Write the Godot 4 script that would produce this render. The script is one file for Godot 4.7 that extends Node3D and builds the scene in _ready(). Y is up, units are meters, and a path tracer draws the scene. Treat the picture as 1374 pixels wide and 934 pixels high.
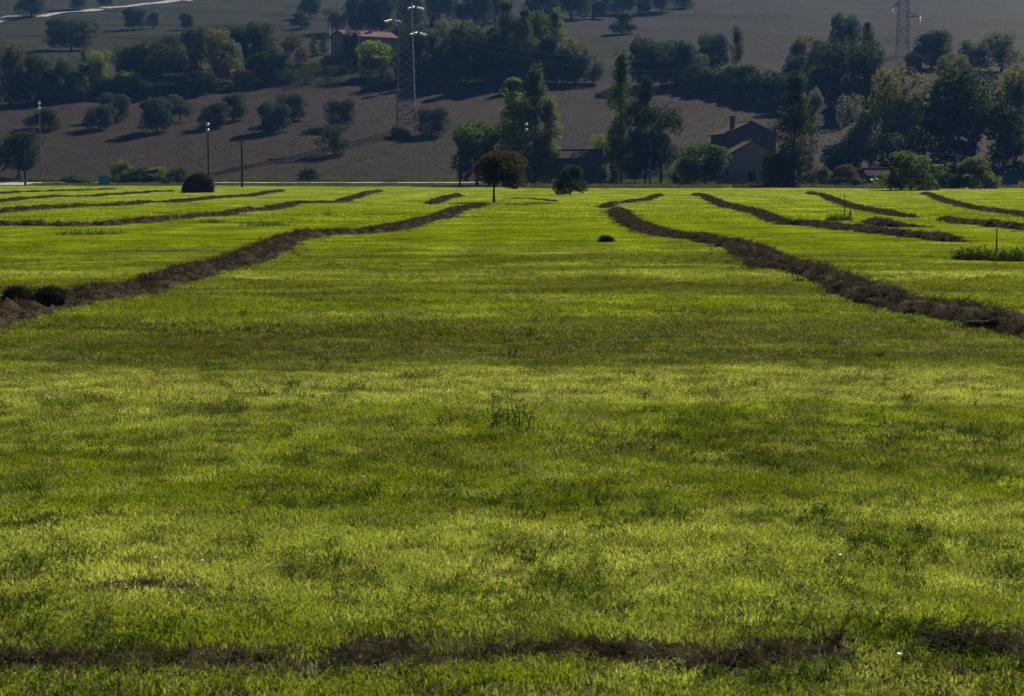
extends Node3D
# A mown meadow with hay windrows, seen against the light, with tree-lined farms and a ploughed hillside behind.
# The camera stands at the origin, 2 m above the meadow; -z runs up the valley. spot() finds the place on the ground that a sight line meets.

const FOCAL := 2600.0
const EYE := Vector3(0, 2.0, 0)
var pitch := -atan(235.0 / FOCAL)
var view := Basis(Vector3.RIGHT, pitch)
var swell := FastNoiseLite.new()
var patchy := FastNoiseLite.new()
var rolling := FastNoiseLite.new()
var rng := RandomNumberGenerator.new()
var mats := {}
var crowns := {}
var trunks := {}
var taken := {}
var field_edge := []      # (x, depth) along the far edge of the meadow
var hay_strip := []       # (x, depth, share covered) along the hay line at the front
var plough_edge := []     # (x, depth) along the upper edge of the ploughed slope
const PROFILE := [[-400, 0.0], [286, 0.0], [297, 0.45], [306, 0.5], [330, 4.1], [360, 8.8], [400, 15.4], [440, 22.1], [480, 28.2], [540, 36.6], [600, 44.6], [700, 57.2], [850, 76.0], [1000, 94.5], [1300, 130.0], [1600, 160.0], [2200, 175.0]]

func _ready():
	rng.seed = 11
	swell.seed = 3; swell.frequency = 1.0; swell.fractal_octaves = 2
	patchy.seed = 8; patchy.frequency = 1.0; patchy.fractal_octaves = 3
	rolling.seed = 21; rolling.frequency = 1.0; rolling.fractal_octaves = 2
	# --- camera
	var cam := Camera3D.new()
	cam.name = "camera"
	cam.fov = rad_to_deg(2.0 * atan(467.0 / FOCAL))
	cam.near = 0.1
	cam.far = 4000.0
	add_child(cam)
	cam.position = EYE
	cam.basis = view
	cam.current = true
	var lens := CameraAttributesPhysical.new()
	lens.frustum_focal_length = 12.0 * FOCAL / 467.0
	lens.frustum_focus_distance = 30.0
	lens.frustum_near = 0.1
	lens.frustum_far = 4000.0
	lens.exposure_aperture = 8.0
	cam.attributes = lens
	# --- sky, haze and exposure
	var env := Environment.new()
	env.background_mode = Environment.BG_SKY
	var skym := ProceduralSkyMaterial.new()
	skym.sky_top_color = Color(0.16, 0.31, 0.6)
	skym.sky_horizon_color = Color(0.5, 0.62, 0.76)
	skym.ground_bottom_color = Color(0.12, 0.12, 0.09)
	skym.ground_horizon_color = Color(0.3, 0.32, 0.32)
	skym.sky_curve = 0.12
	skym.sky_energy_multiplier = 0.48
	var sky := Sky.new()
	sky.sky_material = skym
	env.sky = sky
	env.tonemap_mode = Environment.TONE_MAPPER_LINEAR
	env.tonemap_exposure = 2.25
	env.fog_enabled = true
	env.fog_density = 0.0001
	env.fog_light_color = Color(0.48, 0.72, 1.0)
	env.sdfgi_enabled = true
	env.ssao_enabled = true
	env.ssil_enabled = true
	var we := WorldEnvironment.new()
	we.name = "world_environment"
	we.environment = env
	add_child(we)
	# --- sun: low behind the hill's right side, shadows fall towards the camera and to the left
	var sun := DirectionalLight3D.new()
	sun.name = "sun"
	sun.light_color = Color(1.0, 0.965, 0.9)
	sun.light_energy = 1.5
	sun.light_angular_distance = 0.5
	sun.shadow_enabled = true
	add_child(sun)
	var az := deg_to_rad(30.0)
	var el := deg_to_rad(35.0)
	var to_sun := Vector3(sin(az) * cos(el), sin(el), -cos(az) * cos(el))
	sun.look_at_from_position(to_sun * 100.0, Vector3.ZERO)

	make_materials()
	make_ground()
	make_buildings()
	make_pylons()
	make_trees()
	make_windrows()
	make_street_things()
	make_grass()

# ---------------------------------------------------------------- places
func profile(d: float) -> float:
	for i in range(1, PROFILE.size()):
		if d <= PROFILE[i][0]:
			var a = PROFILE[i - 1]
			var b = PROFILE[i]
			return lerpf(a[1], b[1], clampf((d - a[0]) / float(b[0] - a[0]), 0, 1))
	return 175.0

func height(x: float, z: float) -> float:
	var d := -z
	var h := (profile(d - 5.0) + profile(d) + profile(d + 5.0)) / 3.0 if d > 280.0 else 0.0
	var field := 1.0 - smoothstep(270.0, 292.0, d)
	h += field * (0.07 * swell.get_noise_2d(x / 13.0, d / 4.5) + 0.1 * smoothstep(10.0, 60.0, d) * swell.get_noise_2d(x / 40.0 + 50.0, d / 30.0))
	if d > 306.0:
		h += 1.6 * smoothstep(310.0, 430.0, d) * rolling.get_noise_2d(x / 90.0, d / 70.0) + 0.15 * rolling.get_noise_2d(x / 9.0, d / 9.0)
	return h

func spot(px: float, py: float) -> Vector3:
	var dir := view * Vector3((px - 687.0) / FOCAL, (467.0 - py) / FOCAL, -1.0)
	var t := 4.0
	var last := t
	while t < 2600.0:
		var p := EYE + dir * t
		if p.y <= height(p.x, p.z):
			var lo := last
			var hi := t
			for k in 18:
				var m := (lo + hi) * 0.5
				var q := EYE + dir * m
				if q.y <= height(q.x, q.z): hi = m
				else: lo = m
			var r := EYE + dir * hi
			return Vector3(r.x, height(r.x, r.z), r.z)
		last = t
		t += maxf(0.1, t * 0.008)
	var far := EYE + dir * 1500.0
	return Vector3(far.x, height(far.x, far.z), far.z)

func per_metre(p: Vector3) -> float:
	return FOCAL / -(view.inverse() * (p - EYE)).z

func along(line: Array, x: float) -> float:
	if x <= line[0].x: return line[0].y
	for i in range(1, line.size()):
		if x <= line[i].x:
			return lerpf(line[i - 1].y, line[i].y, (x - line[i - 1].x) / (line[i].x - line[i - 1].x))
	return line[-1].y

# ---------------------------------------------------------------- nodes
func numbered(called: String) -> String:
	taken[called] = taken.get(called, -1) + 1
	return called if taken[called] == 0 else "%s_%03d" % [called, taken[called]]

func thing(called: String, label: String, category: String, at: Vector3, turn := 0.0, group := "") -> Node3D:
	var o := Node3D.new()
	o.name = numbered(called)
	add_child(o)
	o.position = at
	o.rotation.y = turn
	o.set_meta("label", label)
	o.set_meta("category", category)
	if group: o.set_meta("group", group)
	return o

func part(called: String, mesh: Mesh, m: Material, parent: Node, at := Vector3.ZERO) -> MeshInstance3D:
	var o := MeshInstance3D.new()
	o.name = called
	o.mesh = mesh
	o.material_override = m
	parent.add_child(o, true)
	o.position = at
	return o

func structure(called: String, mesh: Mesh, m: Material) -> MeshInstance3D:
	var o := part(called, mesh, m, self)
	o.set_meta("kind", "structure")
	return o

func copies(called: String, mesh: Mesh, m: Material, buffer: PackedFloat32Array, parent: Node) -> MultiMeshInstance3D:
	var mm := MultiMesh.new()
	mm.transform_format = MultiMesh.TRANSFORM_3D
	mm.use_colors = true
	mm.mesh = mesh
	mm.instance_count = buffer.size() / 16
	mm.buffer = buffer
	var o := MultiMeshInstance3D.new()
	o.name = called
	o.multimesh = mm
	o.material_override = m
	o.set_meta("kind", "stuff")
	parent.add_child(o, true)
	return o

func put(buffer: PackedFloat32Array, b: Basis, p: Vector3, c: Color):
	buffer.append_array(PackedFloat32Array([b.x.x, b.y.x, b.z.x, p.x, b.x.y, b.y.y, b.z.y, p.y, b.x.z, b.y.z, b.z.z, p.z, c.r, c.g, c.b, 1.0]))

# ---------------------------------------------------------------- materials
func plain(called: String, linear: Color, rough := 0.85, through := 0.0, gloss := 0.06) -> StandardMaterial3D:
	var m := StandardMaterial3D.new()
	m.resource_name = called
	m.albedo_color = linear.linear_to_srgb()
	m.vertex_color_use_as_albedo = true
	m.roughness = rough
	m.metallic_specular = gloss
	m.cull_mode = BaseMaterial3D.CULL_DISABLED
	if through > 0.0:
		m.backlight_enabled = true
		m.backlight = Color(through, through, through).linear_to_srgb()
	mats[called] = m
	return m

func grained(m: StandardMaterial3D, size: float, dark: float, seed_: int, bump := 1.0):
	var n := FastNoiseLite.new()
	n.seed = seed_
	n.frequency = 0.02
	n.fractal_octaves = 5
	n.fractal_gain = 0.6
	var t := NoiseTexture2D.new()
	t.width = 512; t.height = 512; t.seamless = true; t.noise = n
	var ramp := Gradient.new()
	ramp.set_color(0, Color(dark, dark, dark))
	ramp.set_color(1, Color(1, 1, 1))
	t.color_ramp = ramp
	m.albedo_texture = t
	m.uv1_triplanar = true
	m.uv1_world_triplanar = true
	m.uv1_scale = Vector3.ONE / size
	if bump > 0.0:
		var t2 := NoiseTexture2D.new()
		t2.width = 512; t2.height = 512; t2.seamless = true; t2.noise = n; t2.as_normal_map = true; t2.bump_strength = 8.0
		m.normal_enabled = true
		m.normal_texture = t2
		m.normal_scale = bump

func make_materials():
	grained(plain("meadow_soil", Color(0.05, 0.045, 0.022)), 1.7, 0.45, 1)
	grained(plain("verge_soil", Color(0.075, 0.075, 0.04)), 6.0, 0.5, 2)
	grained(plain("plough", Color(0.05, 0.038, 0.03)), 9.0, 0.6, 3, 0.4)
	grained(plain("hillside", Color(1, 1, 1)), 25.0, 0.6, 4)
	grained(plain("gravel", Color(0.42, 0.41, 0.39)), 2.0, 0.7, 5)
	grained(plain("asphalt", Color(0.2, 0.2, 0.2)), 2.0, 0.7, 5)
	grained(plain("hay", Color(0.078, 0.06, 0.037)), 0.6, 0.35, 6)
	plain("stalks", Color(0.105, 0.082, 0.05), 0.8, 0.3)
	plain("clod", Color(0.05, 0.038, 0.03))
	plain("grass", Color(1, 1, 1), 0.75, 0.95, 0.04)
	plain("weed", Color(0.05, 0.075, 0.014), 0.75, 0.6)
	plain("bark", Color(0.045, 0.036, 0.028))
	for a in [["dark", Color(0.03, 0.045, 0.015)], ["deep", Color(0.036, 0.056, 0.022)], ["green", Color(0.065, 0.098, 0.022)], ["lime", Color(0.14, 0.18, 0.028)], ["yellow", Color(0.12, 0.122, 0.034)], ["bay", Color(0.1, 0.135, 0.03)], ["olive", Color(0.045, 0.058, 0.036)], ["autumn", Color(0.26, 0.16, 0.03)], ["brown", Color(0.075, 0.06, 0.034)], ["grey", Color(0.11, 0.125, 0.08)], ["rust", Color(0.05, 0.043, 0.02)]]:
		plain("leaf_" + a[0], a[1], 0.75, 0.85, 0.08)
	grained(plain("plaster", Color(0.52, 0.41, 0.34)), 3.0, 0.7, 9, 0.2)
	grained(plain("stone", Color(0.17, 0.15, 0.135)), 2.0, 0.55, 10, 0.6)
	grained(plain("tiles", Color(0.15, 0.11, 0.095)), 1.2, 0.5, 11, 0.6)
	grained(plain("red_tiles", Color(0.27, 0.18, 0.16)), 1.2, 0.5, 14, 0.6)
	grained(plain("pink_plaster", Color(0.5, 0.3, 0.26)), 3.0, 0.8, 12, 0.2)
	plain("pane", Color(0.015, 0.017, 0.02), 0.15, 0.0, 0.5)
	plain("shutter", Color(0.06, 0.04, 0.03), 0.6)
	plain("steel", Color(0.2, 0.19, 0.19), 0.8)
	plain("white", Color(0.85, 0.86, 0.85), 0.42, 0.0, 0.6).metallic = 0.6
	plain("white_paint", Color(0.75, 0.74, 0.72), 0.3, 0.0, 0.6)
	plain("wire", Color(0.1, 0.1, 0.11), 0.8)
	grained(plain("timber", Color(0.09, 0.075, 0.06)), 1.0, 0.5, 13, 0.4)
	plain("teal_plastic", Color(0.03, 0.3, 0.31), 0.45, 0.0, 0.4)
	plain("green_sheet", Color(0.04, 0.2, 0.16), 0.5)
	plain("yellow_sheet", Color(0.3, 0.21, 0.03), 0.6)
	plain("rubber", Color(0.02, 0.02, 0.02), 0.9)

# ---------------------------------------------------------------- mesh helpers
func soup(v: PackedVector3Array, c: PackedColorArray, idx: PackedInt32Array) -> ArrayMesh:
	var a := []
	a.resize(Mesh.ARRAY_MAX)
	a[Mesh.ARRAY_VERTEX] = v
	if c.size(): a[Mesh.ARRAY_COLOR] = c
	a[Mesh.ARRAY_INDEX] = idx
	var m := ArrayMesh.new()
	m.add_surface_from_arrays(Mesh.PRIMITIVE_TRIANGLES, a)
	return m

func sheet(rows: Array, colors := []) -> ArrayMesh:
	# rows of points, each row of the same length, as one smooth sheet
	var n: int = rows[0].size()
	var v := PackedVector3Array()
	var c := PackedColorArray()
	var idx := PackedInt32Array()
	for r in rows: v.append_array(r)
	for r in colors: c.append_array(r)
	for i in rows.size() - 1:
		for k in n - 1:
			var a := i * n + k
			idx.append_array(PackedInt32Array([a, a + n, a + 1, a + 1, a + n, a + n + 1]))
	var nor := PackedVector3Array()
	nor.resize(v.size())
	for t in range(0, idx.size(), 3):
		var f := (v[idx[t + 2]] - v[idx[t]]).cross(v[idx[t + 1]] - v[idx[t]])
		for k in 3: nor[idx[t + k]] += f
	for k in nor.size(): nor[k] = nor[k].normalized()
	var arr := []
	arr.resize(Mesh.ARRAY_MAX)
	arr[Mesh.ARRAY_VERTEX] = v
	arr[Mesh.ARRAY_NORMAL] = nor
	if c.size(): arr[Mesh.ARRAY_COLOR] = c
	arr[Mesh.ARRAY_INDEX] = idx
	var m := ArrayMesh.new()
	m.add_surface_from_arrays(Mesh.PRIMITIVE_TRIANGLES, arr)
	return m

func tube(st: SurfaceTool, a: Vector3, b: Vector3, ra: float, rb: float, sides := 7, caps := true):
	var w := (b - a).normalized()
	var u := w.cross(Vector3.FORWARD if absf(w.z) < 0.9 else Vector3.UP).normalized()
	var t := w.cross(u)
	for k in sides:
		var p := TAU * k / sides
		var q := TAU * (k + 1) / sides
		var d0 := u * cos(p) + t * sin(p)
		var d1 := u * cos(q) + t * sin(q)
		for x in [a + d0 * ra, b + d0 * rb, a + d1 * ra, a + d1 * ra, b + d0 * rb, b + d1 * rb]: st.add_vertex(x)
		if caps:
			for x in [b, b + d1 * rb, b + d0 * rb, a, a + d0 * ra, a + d1 * ra]: st.add_vertex(x)

func started() -> SurfaceTool:
	var st := SurfaceTool.new()
	st.begin(Mesh.PRIMITIVE_TRIANGLES)
	st.set_smooth_group(-1)
	return st

func done(st: SurfaceTool) -> ArrayMesh:
	st.generate_normals()
	return st.commit()

func block(st: SurfaceTool, lo: Vector3, hi: Vector3, bevel := 0.0):
	# a box, its upper edges chamfered when bevel is given
	var y1 := hi.y - bevel
	var ring0 := [Vector3(lo.x, lo.y, lo.z), Vector3(hi.x, lo.y, lo.z), Vector3(hi.x, lo.y, hi.z), Vector3(lo.x, lo.y, hi.z)]
	var ring1 := [Vector3(lo.x, y1, lo.z), Vector3(hi.x, y1, lo.z), Vector3(hi.x, y1, hi.z), Vector3(lo.x, y1, hi.z)]
	var ring2 := [Vector3(lo.x + bevel, hi.y, lo.z + bevel), Vector3(hi.x - bevel, hi.y, lo.z + bevel), Vector3(hi.x - bevel, hi.y, hi.z - bevel), Vector3(lo.x + bevel, hi.y, hi.z - bevel)]
	for k in 4:
		quad(st, ring0[k], ring1[k], ring1[(k + 1) % 4], ring0[(k + 1) % 4])
		if bevel > 0.0: quad(st, ring1[k], ring2[k], ring2[(k + 1) % 4], ring1[(k + 1) % 4])
	quad(st, ring2[0], ring2[3], ring2[2], ring2[1])
	quad(st, ring0[0], ring0[1], ring0[2], ring0[3])

func quad(st: SurfaceTool, a: Vector3, b: Vector3, c: Vector3, d: Vector3):
	for x in [a, b, c, a, c, d]: st.add_vertex(x)

func boxed(lo: Vector3, hi: Vector3, bevel := 0.0) -> ArrayMesh:
	var st := started()
	block(st, lo, hi, bevel)
	return done(st)

# ---------------------------------------------------------------- the ground
func columns() -> PackedFloat32Array:
	var half := []
	var x := 0.0
	while x < 900.0:
		half.append(x)
		x += 0.5 if x < 20.0 else 2.5 if x < 150.0 else 25.0
	half.append(900.0)
	var out := PackedFloat32Array()
	for k in range(half.size() - 1, 0, -1): out.append(-half[k])
	for h in half: out.append(h)
	return out

func make_ground():
	for a in [[-120, 250], [0, 249.5], [150, 249], [420, 250], [640, 251.5], [760, 253.5], [900, 253], [1040, 252.5], [1180, 254], [1374, 253], [1500, 253]]:
		var p := spot(a[0], a[1])
		field_edge.append(Vector2(p.x, minf(-p.z, 287.0)))
	for a in [[-150, 150], [0, 140], [120, 133], [200, 128], [300, 118], [380, 113], [540, 112], [700, 113], [800, 112], [880, 114], [1000, 122], [1070, 134], [1130, 150], [1250, 175], [1374, 185], [1550, 195]]:
		var p := spot(a[0], a[1])
		plough_edge.append(Vector2(p.x, -p.z))
	var xs := columns()
	var rows := []
	var steps := []
	var t := 0.0
	while t < 1.0:                                    # share of the way from 60 m behind the camera to the meadow's end
		steps.append(t)
		var d := lerpf(-60.0, 287.0, t)
		t += (0.4 if d > -2.0 and d < 45.0 else 3.0) / 347.0
	steps.append(1.0)
	for s in steps:
		var r := PackedVector3Array()
		for x in xs:
			var end := along(field_edge, x)
			var d := lerpf(-60.0, 287.0, s)
			if d > 60.0: d = 60.0 + (d - 60.0) * (end - 60.0) / 227.0
			r.append(Vector3(x, height(x, -d), -d))
		rows.append(r)
	structure("meadow", sheet(rows), mats.meadow_soil)
	rows = []
	for k in 31:
		var r := PackedVector3Array()
		for x in xs:
			var d := lerpf(along(field_edge, x), 307.0, k / 30.0)
			r.append(Vector3(x, height(x, -d), -d))
		rows.append(r)
	structure("field_verge", sheet(rows), mats.verge_soil)
	rows = []
	for k in 71:
		var r := PackedVector3Array()
		for x in xs:
			var d := lerpf(307.0, along(plough_edge, x), k / 70.0)
			r.append(Vector3(x, height(x, -d), -d))
		rows.append(r)
	var slope := structure("ploughed_slope", sheet(rows), mats.plough)
	rows = []
	var tints := []
	for k in 261:
		var r := PackedVector3Array()
		var c := PackedColorArray()
		for x in xs:
			var d := lerpf(along(plough_edge, x), 2200.0, pow(k / 260.0, 1.7))
			r.append(Vector3(x, height(x, -d), -d))
			c.append(hill_tint(x, d))
		rows.append(r)
		tints.append(c)
	structure("upper_hillside", sheet(rows, tints), mats.hillside)
	clods(slope)
	# lane along the foot of the slope, its gravel apron at the left, and the white track high on the left
	ribbon("lane", [Vector3(-330, 0, -300.5), Vector3(-120, 0, -300.5), Vector3(-60, 0, -300), Vector3(-10, 0, -300.5), Vector3(40, 0, -301), Vector3(330, 0, -302)], 3.6, 0.05, mats.gravel)
	ribbon("gravel_apron", [Vector3(-140, 0, -292), Vector3(-100, 0, -292.5), Vector3(-73, 0, -295)], 9.0, 0.04, mats.gravel)
	var track := []
	for a in [[-90, 38], [0, 28.5], [60, 21.5], [130, 13.5], [190, 6.5], [230, 2.0], [262, -2.5], [330, -9]]: track.append(spot(a[0], a[1]))
	ribbon("farm_track", track, 6.0, 0.3, mats.gravel)

func hill_tint(x: float, d: float) -> Color:
	var n := rolling.get_noise_2d(x / 60.0 + 9.0, d / 45.0)
	var f := patchy.get_noise_2d(x / 12.0, d / 25.0)
	var u := x / d * FOCAL + 687.0                         # bearing, used only to say which parcel of land this is
	var earth := Color(0.031, 0.026, 0.025)
	var green := Color(0.05, 0.056, 0.022)
	var share := 0.12
	if u < 480.0: share = 0.45 + 0.5 * n
	if u > 1180.0: share = 0.4 * smoothstep(1200.0, 1374.0, u)
	return earth.lerp(green, clampf(share + 0.5 * f, 0, 1))

func ribbon(called: String, pts: Array, wide: float, lift: float, m: Material):
	var rows := []
	var line := PackedVector3Array()
	for i in pts.size() - 1:
		var n := maxi(2, int(pts[i].distance_to(pts[i + 1]) / 4.0))
		for k in n: line.append(pts[i].lerp(pts[i + 1], k / float(n)))
	line.append(pts[-1])
	for i in line.size():
		var dir := line[mini(i + 1, line.size() - 1)] - line[maxi(i - 1, 0)]
		dir.y = 0
		var side := dir.normalized().cross(Vector3.UP)
		var r := PackedVector3Array()
		for k in 5:
			var p := line[i] + side * wide * (k / 4.0 - 0.5) * (1.0 + 0.12 * patchy.get_noise_2d(i * 0.4, k * 9.0))
			r.append(Vector3(p.x, height(p.x, p.z) + lift, p.z))
		rows.append(r)
	structure(called, sheet(rows), m)

func clods(slope: Node):
	var st := started()
	for k in 6:
		var p := TAU * k / 6.0
		var q := TAU * (k + 1) / 6.0
		for x in [Vector3(cos(p), -0.2, sin(p)), Vector3(0.1, 0.75, 0.05), Vector3(cos(q), -0.2, sin(q))]: st.add_vertex(x)
	var m := done(st)
	var buf := PackedFloat32Array()
	for k in 110000:
		var px := rng.randf_range(-60, 1434)
		var py := rng.randf_range(110, 246)
		var d := 306.0 + pow(rng.randf(), 1.0) * 140.0
		var x := (px - 687.0) / FOCAL * d
		if d > along(plough_edge, x) or d < 308.0: continue
		var s := rng.randf_range(0.05, 0.11) * (1.8 if rng.randf() < 0.06 else 1.0)
		var b := Basis(Vector3.UP, rng.randf() * TAU).scaled(Vector3(s * rng.randf_range(0.8, 1.6), s, s))
		var l := rng.randf_range(0.7, 1.7)
		put(buf, b, Vector3(x, height(x, -d), -d), Color(l, l * rng.randf_range(0.93, 1.02), l * 0.95))
	copies("soil_clods", m, mats.clod, buf, slope)

# ---------------------------------------------------------------- trees and bushes
func lobes_of(kind: String, r: RandomNumberGenerator) -> Array:
	# [centre, radius] in a unit box: x and z from -0.5 to 0.5, y from 0 to 1
	var out := []
	match kind:
		"round":
			for k in 30:
				var y := r.randf_range(0.1, 0.9)
				var reach := sqrt(maxf(0.0, 1.0 - pow((y - 0.45) / 0.58, 2))) * 0.36 * r.randf_range(0.55, 1.12)
				var a := r.randf() * TAU
				out.append([Vector3(cos(a) * reach, y, sin(a) * reach), r.randf_range(0.11, 0.2)])
			out.append([Vector3(0, 0.45, 0), 0.3])
		"loose":
			for k in 34:
				var y := r.randf_range(0.08, 0.94)
				var reach := sqrt(maxf(0.02, 1.0 - pow((y - 0.5) / 0.55, 2))) * 0.42 * sqrt(r.randf())
				var a := r.randf() * TAU
				out.append([Vector3(cos(a) * reach, y, sin(a) * reach), r.randf_range(0.1, 0.19)])
		"poplar":
			for k in 80:
				var y := pow(r.randf(), 0.9) * 0.95
				var reach := (0.3 if y < 0.55 else 0.3 * (1.0 - (y - 0.55) / 0.48)) * r.randf_range(0.3, 1.1)
				var a := r.randf() * TAU
				out.append([Vector3(cos(a) * reach, y, sin(a) * reach), r.randf_range(0.12, 0.24) * (1.0 if y < 0.7 else 0.7)])
		"cypress":
			for k in 26:
				var y := k / 26.0
				var reach := 0.16 * sqrt(maxf(0.05, 1.0 - pow(y, 2.2)))
				var a := r.randf() * TAU
				out.append([Vector3(cos(a) * reach, y, sin(a) * reach), 0.33 * sqrt(maxf(0.06, 1.0 - pow(y, 2.0)))])
		"conifer":
			for k in 44:
				var y := pow(r.randf(), 1.4)
				var reach := 0.44 * (1.0 - y) * r.randf_range(0.3, 1.0)
				var a := r.randf() * TAU
				out.append([Vector3(cos(a) * reach, y * 0.95, sin(a) * reach), 0.05 + 0.1 * (1.0 - y)])
		"bush":
			for k in 30:
				var a := r.randf() * TAU
				var y := r.randf_range(0.0, 0.86)
				var reach := sqrt(maxf(0.0, 1.0 - y * y)) * 0.38 * r.randf_range(0.5, 1.1)
				out.append([Vector3(cos(a) * reach, y, sin(a) * reach), r.randf_range(0.1, 0.18)])
			out.append([Vector3(0, 0.3, 0), 0.32])
		"hedge":
			for k in 40:
				out.append([Vector3(r.randf_range(-0.48, 0.48), r.randf_range(0.0, 0.8), r.randf_range(-0.35, 0.35)), r.randf_range(0.06, 0.12)])
	return out

func crown(kind: String, variant: int) -> ArrayMesh:
	var key := "%s%d" % [kind, variant]
	if crowns.has(key): return crowns[key]
	var r := RandomNumberGenerator.new()
	r.seed = hash(key)
	var how = {"round": [9000, 0.042, 0.95], "loose": [8500, 0.036, 0.95], "poplar": [11000, 0.055, 0.32], "cypress": [3600, 0.085, 0.2], "conifer": [4200, 0.05, 0.6], "bush": [6000, 0.05, 0.8], "hedge": [7000, 0.024, 3.0]}[kind]
	var lobes := lobes_of(kind, r)
	var total := 0.0
	for l in lobes: total += l[1] * l[1]
	var v := PackedVector3Array()
	var c := PackedColorArray()
	var idx := PackedInt32Array()
	var tall: float = how[2]          # width over height of the usual tree, so that leaves stay even
	var n := v.size()
	for l in lobes:
		var tone := r.randf_range(0.8, 1.2)
		for k in int(how[0] * l[1] * l[1] / total):
			var dir := Vector3(r.randfn(), r.randfn(), r.randfn()).normalized()
			var rad: float = l[1] * (0.55 + 0.5 * sqrt(r.randf()) + (0.25 * r.randf() if r.randf() < 0.12 else 0.0))
			var p: Vector3 = l[0] + Vector3(dir.x, dir.y * tall, dir.z) * rad
			if p.y < -0.02: continue
			var s: float = how[1] * r.randf_range(0.6, 1.3)
			var a := Vector3(r.randfn(), r.randfn() - 0.4, r.randfn()).normalized()
			var b := a.cross(Vector3(r.randfn(), r.randfn(), r.randfn())).normalized() * s * 0.33
			a *= s * 0.55
			a.y *= minf(tall, 1.0) if kind != "poplar" else 0.25
			b.y *= minf(tall, 1.0) if kind != "poplar" else 0.25
			v.append_array(PackedVector3Array([p - a, p + b, p + a, p - b]))
			var t := tone * r.randf_range(0.7, 1.35)
			var col := Color(t * r.randf_range(0.9, 1.15), t, t * r.randf_range(0.8, 1.1))
			c.append_array(PackedColorArray([col, col, col, col]))
			idx.append_array(PackedInt32Array([n, n + 1, n + 2, n, n + 2, n + 3]))
			n += 4
	crowns[key] = soup(v, c, idx)
	return crowns[key]

func trunk(kind: String, variant: int) -> ArrayMesh:
	# unit height to the crown's middle; limbs spread into the crown
	var key := "%s%d" % [kind, variant % 2]
	if trunks.has(key): return trunks[key]
	var r := RandomNumberGenerator.new()
	r.seed = hash(key) + 5
	var st := started()
	var slim := kind in ["poplar", "cypress", "conifer"]
	var at := Vector3(0, -0.03, 0)
	var wide := 0.05
	var ups := 5
	for k in ups:
		var to := Vector3(r.randf_range(-0.03, 0.03), 0.62 * (k + 1) / ups, r.randf_range(-0.03, 0.03))
		tube(st, at, to, wide * (1.35 if k == 0 else 1.0), wide * 0.86, 8, false)
		if k >= 1:
			for j in 2:
				var a := r.randf() * TAU
				var reach := r.randf_range(0.12, 0.3) * (0.35 if slim else 1.0)
				var mid := to + Vector3(cos(a) * reach * 0.5, r.randf_range(0.08, 0.14), sin(a) * reach * 0.5)
				tube(st, to - Vector3(0, 0.03, 0), mid, wide * 0.5, wide * 0.32, 5, false)
				tube(st, mid, mid + Vector3(cos(a + 0.3) * reach * 0.6, r.randf_range(0.08, 0.16), sin(a + 0.3) * reach * 0.6), wide * 0.32, wide * 0.1, 5)
		at = to
		wide *= 0.86
	tube(st, at, at + Vector3(0.01, 0.2, 0.0), wide, wide * 0.3, 6)
	trunks[key] = done(st)
	return trunks[key]

func tree(called: String, label: String, kind: String, tint: String, px: float, top: float, base: float, wide: float, bare := 0.12, group := "", category := "tree"):
	var p := spot(px, base)
	var s := per_metre(p)
	var h := (base - top) / s
	var w := wide / s
	var variant := absi(hash(label)) % 3
	var o := thing(called, label, category, p - Vector3(0, 0.04, 0), rng.randf() * TAU if kind != "hedge" else 0.0, group)
	var girth := clampf(h / 9.0, 0.35, 1.3) * (1.0 if kind != "poplar" else 0.8)
	var t := part("trunk" if category == "tree" else "stems", trunk(kind, variant), mats.bark, o)
	t.scale = Vector3(minf(w * 0.9, h) * maxf(0.55, girth * 0.6), h * (0.95 if bare > 0.05 else 0.8), minf(w * 0.9, h) * maxf(0.55, girth * 0.6))
	var c := part("crown" if category == "tree" else "foliage", crown(kind, variant), mats["leaf_" + tint], o, Vector3(0, h * bare, 0))
	c.scale = Vector3(w * 1.1, h * (1.0 - bare) * (0.94 if kind == "round" else 0.95), w * (1.1 if kind != "hedge" else 0.25))
	return o

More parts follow.
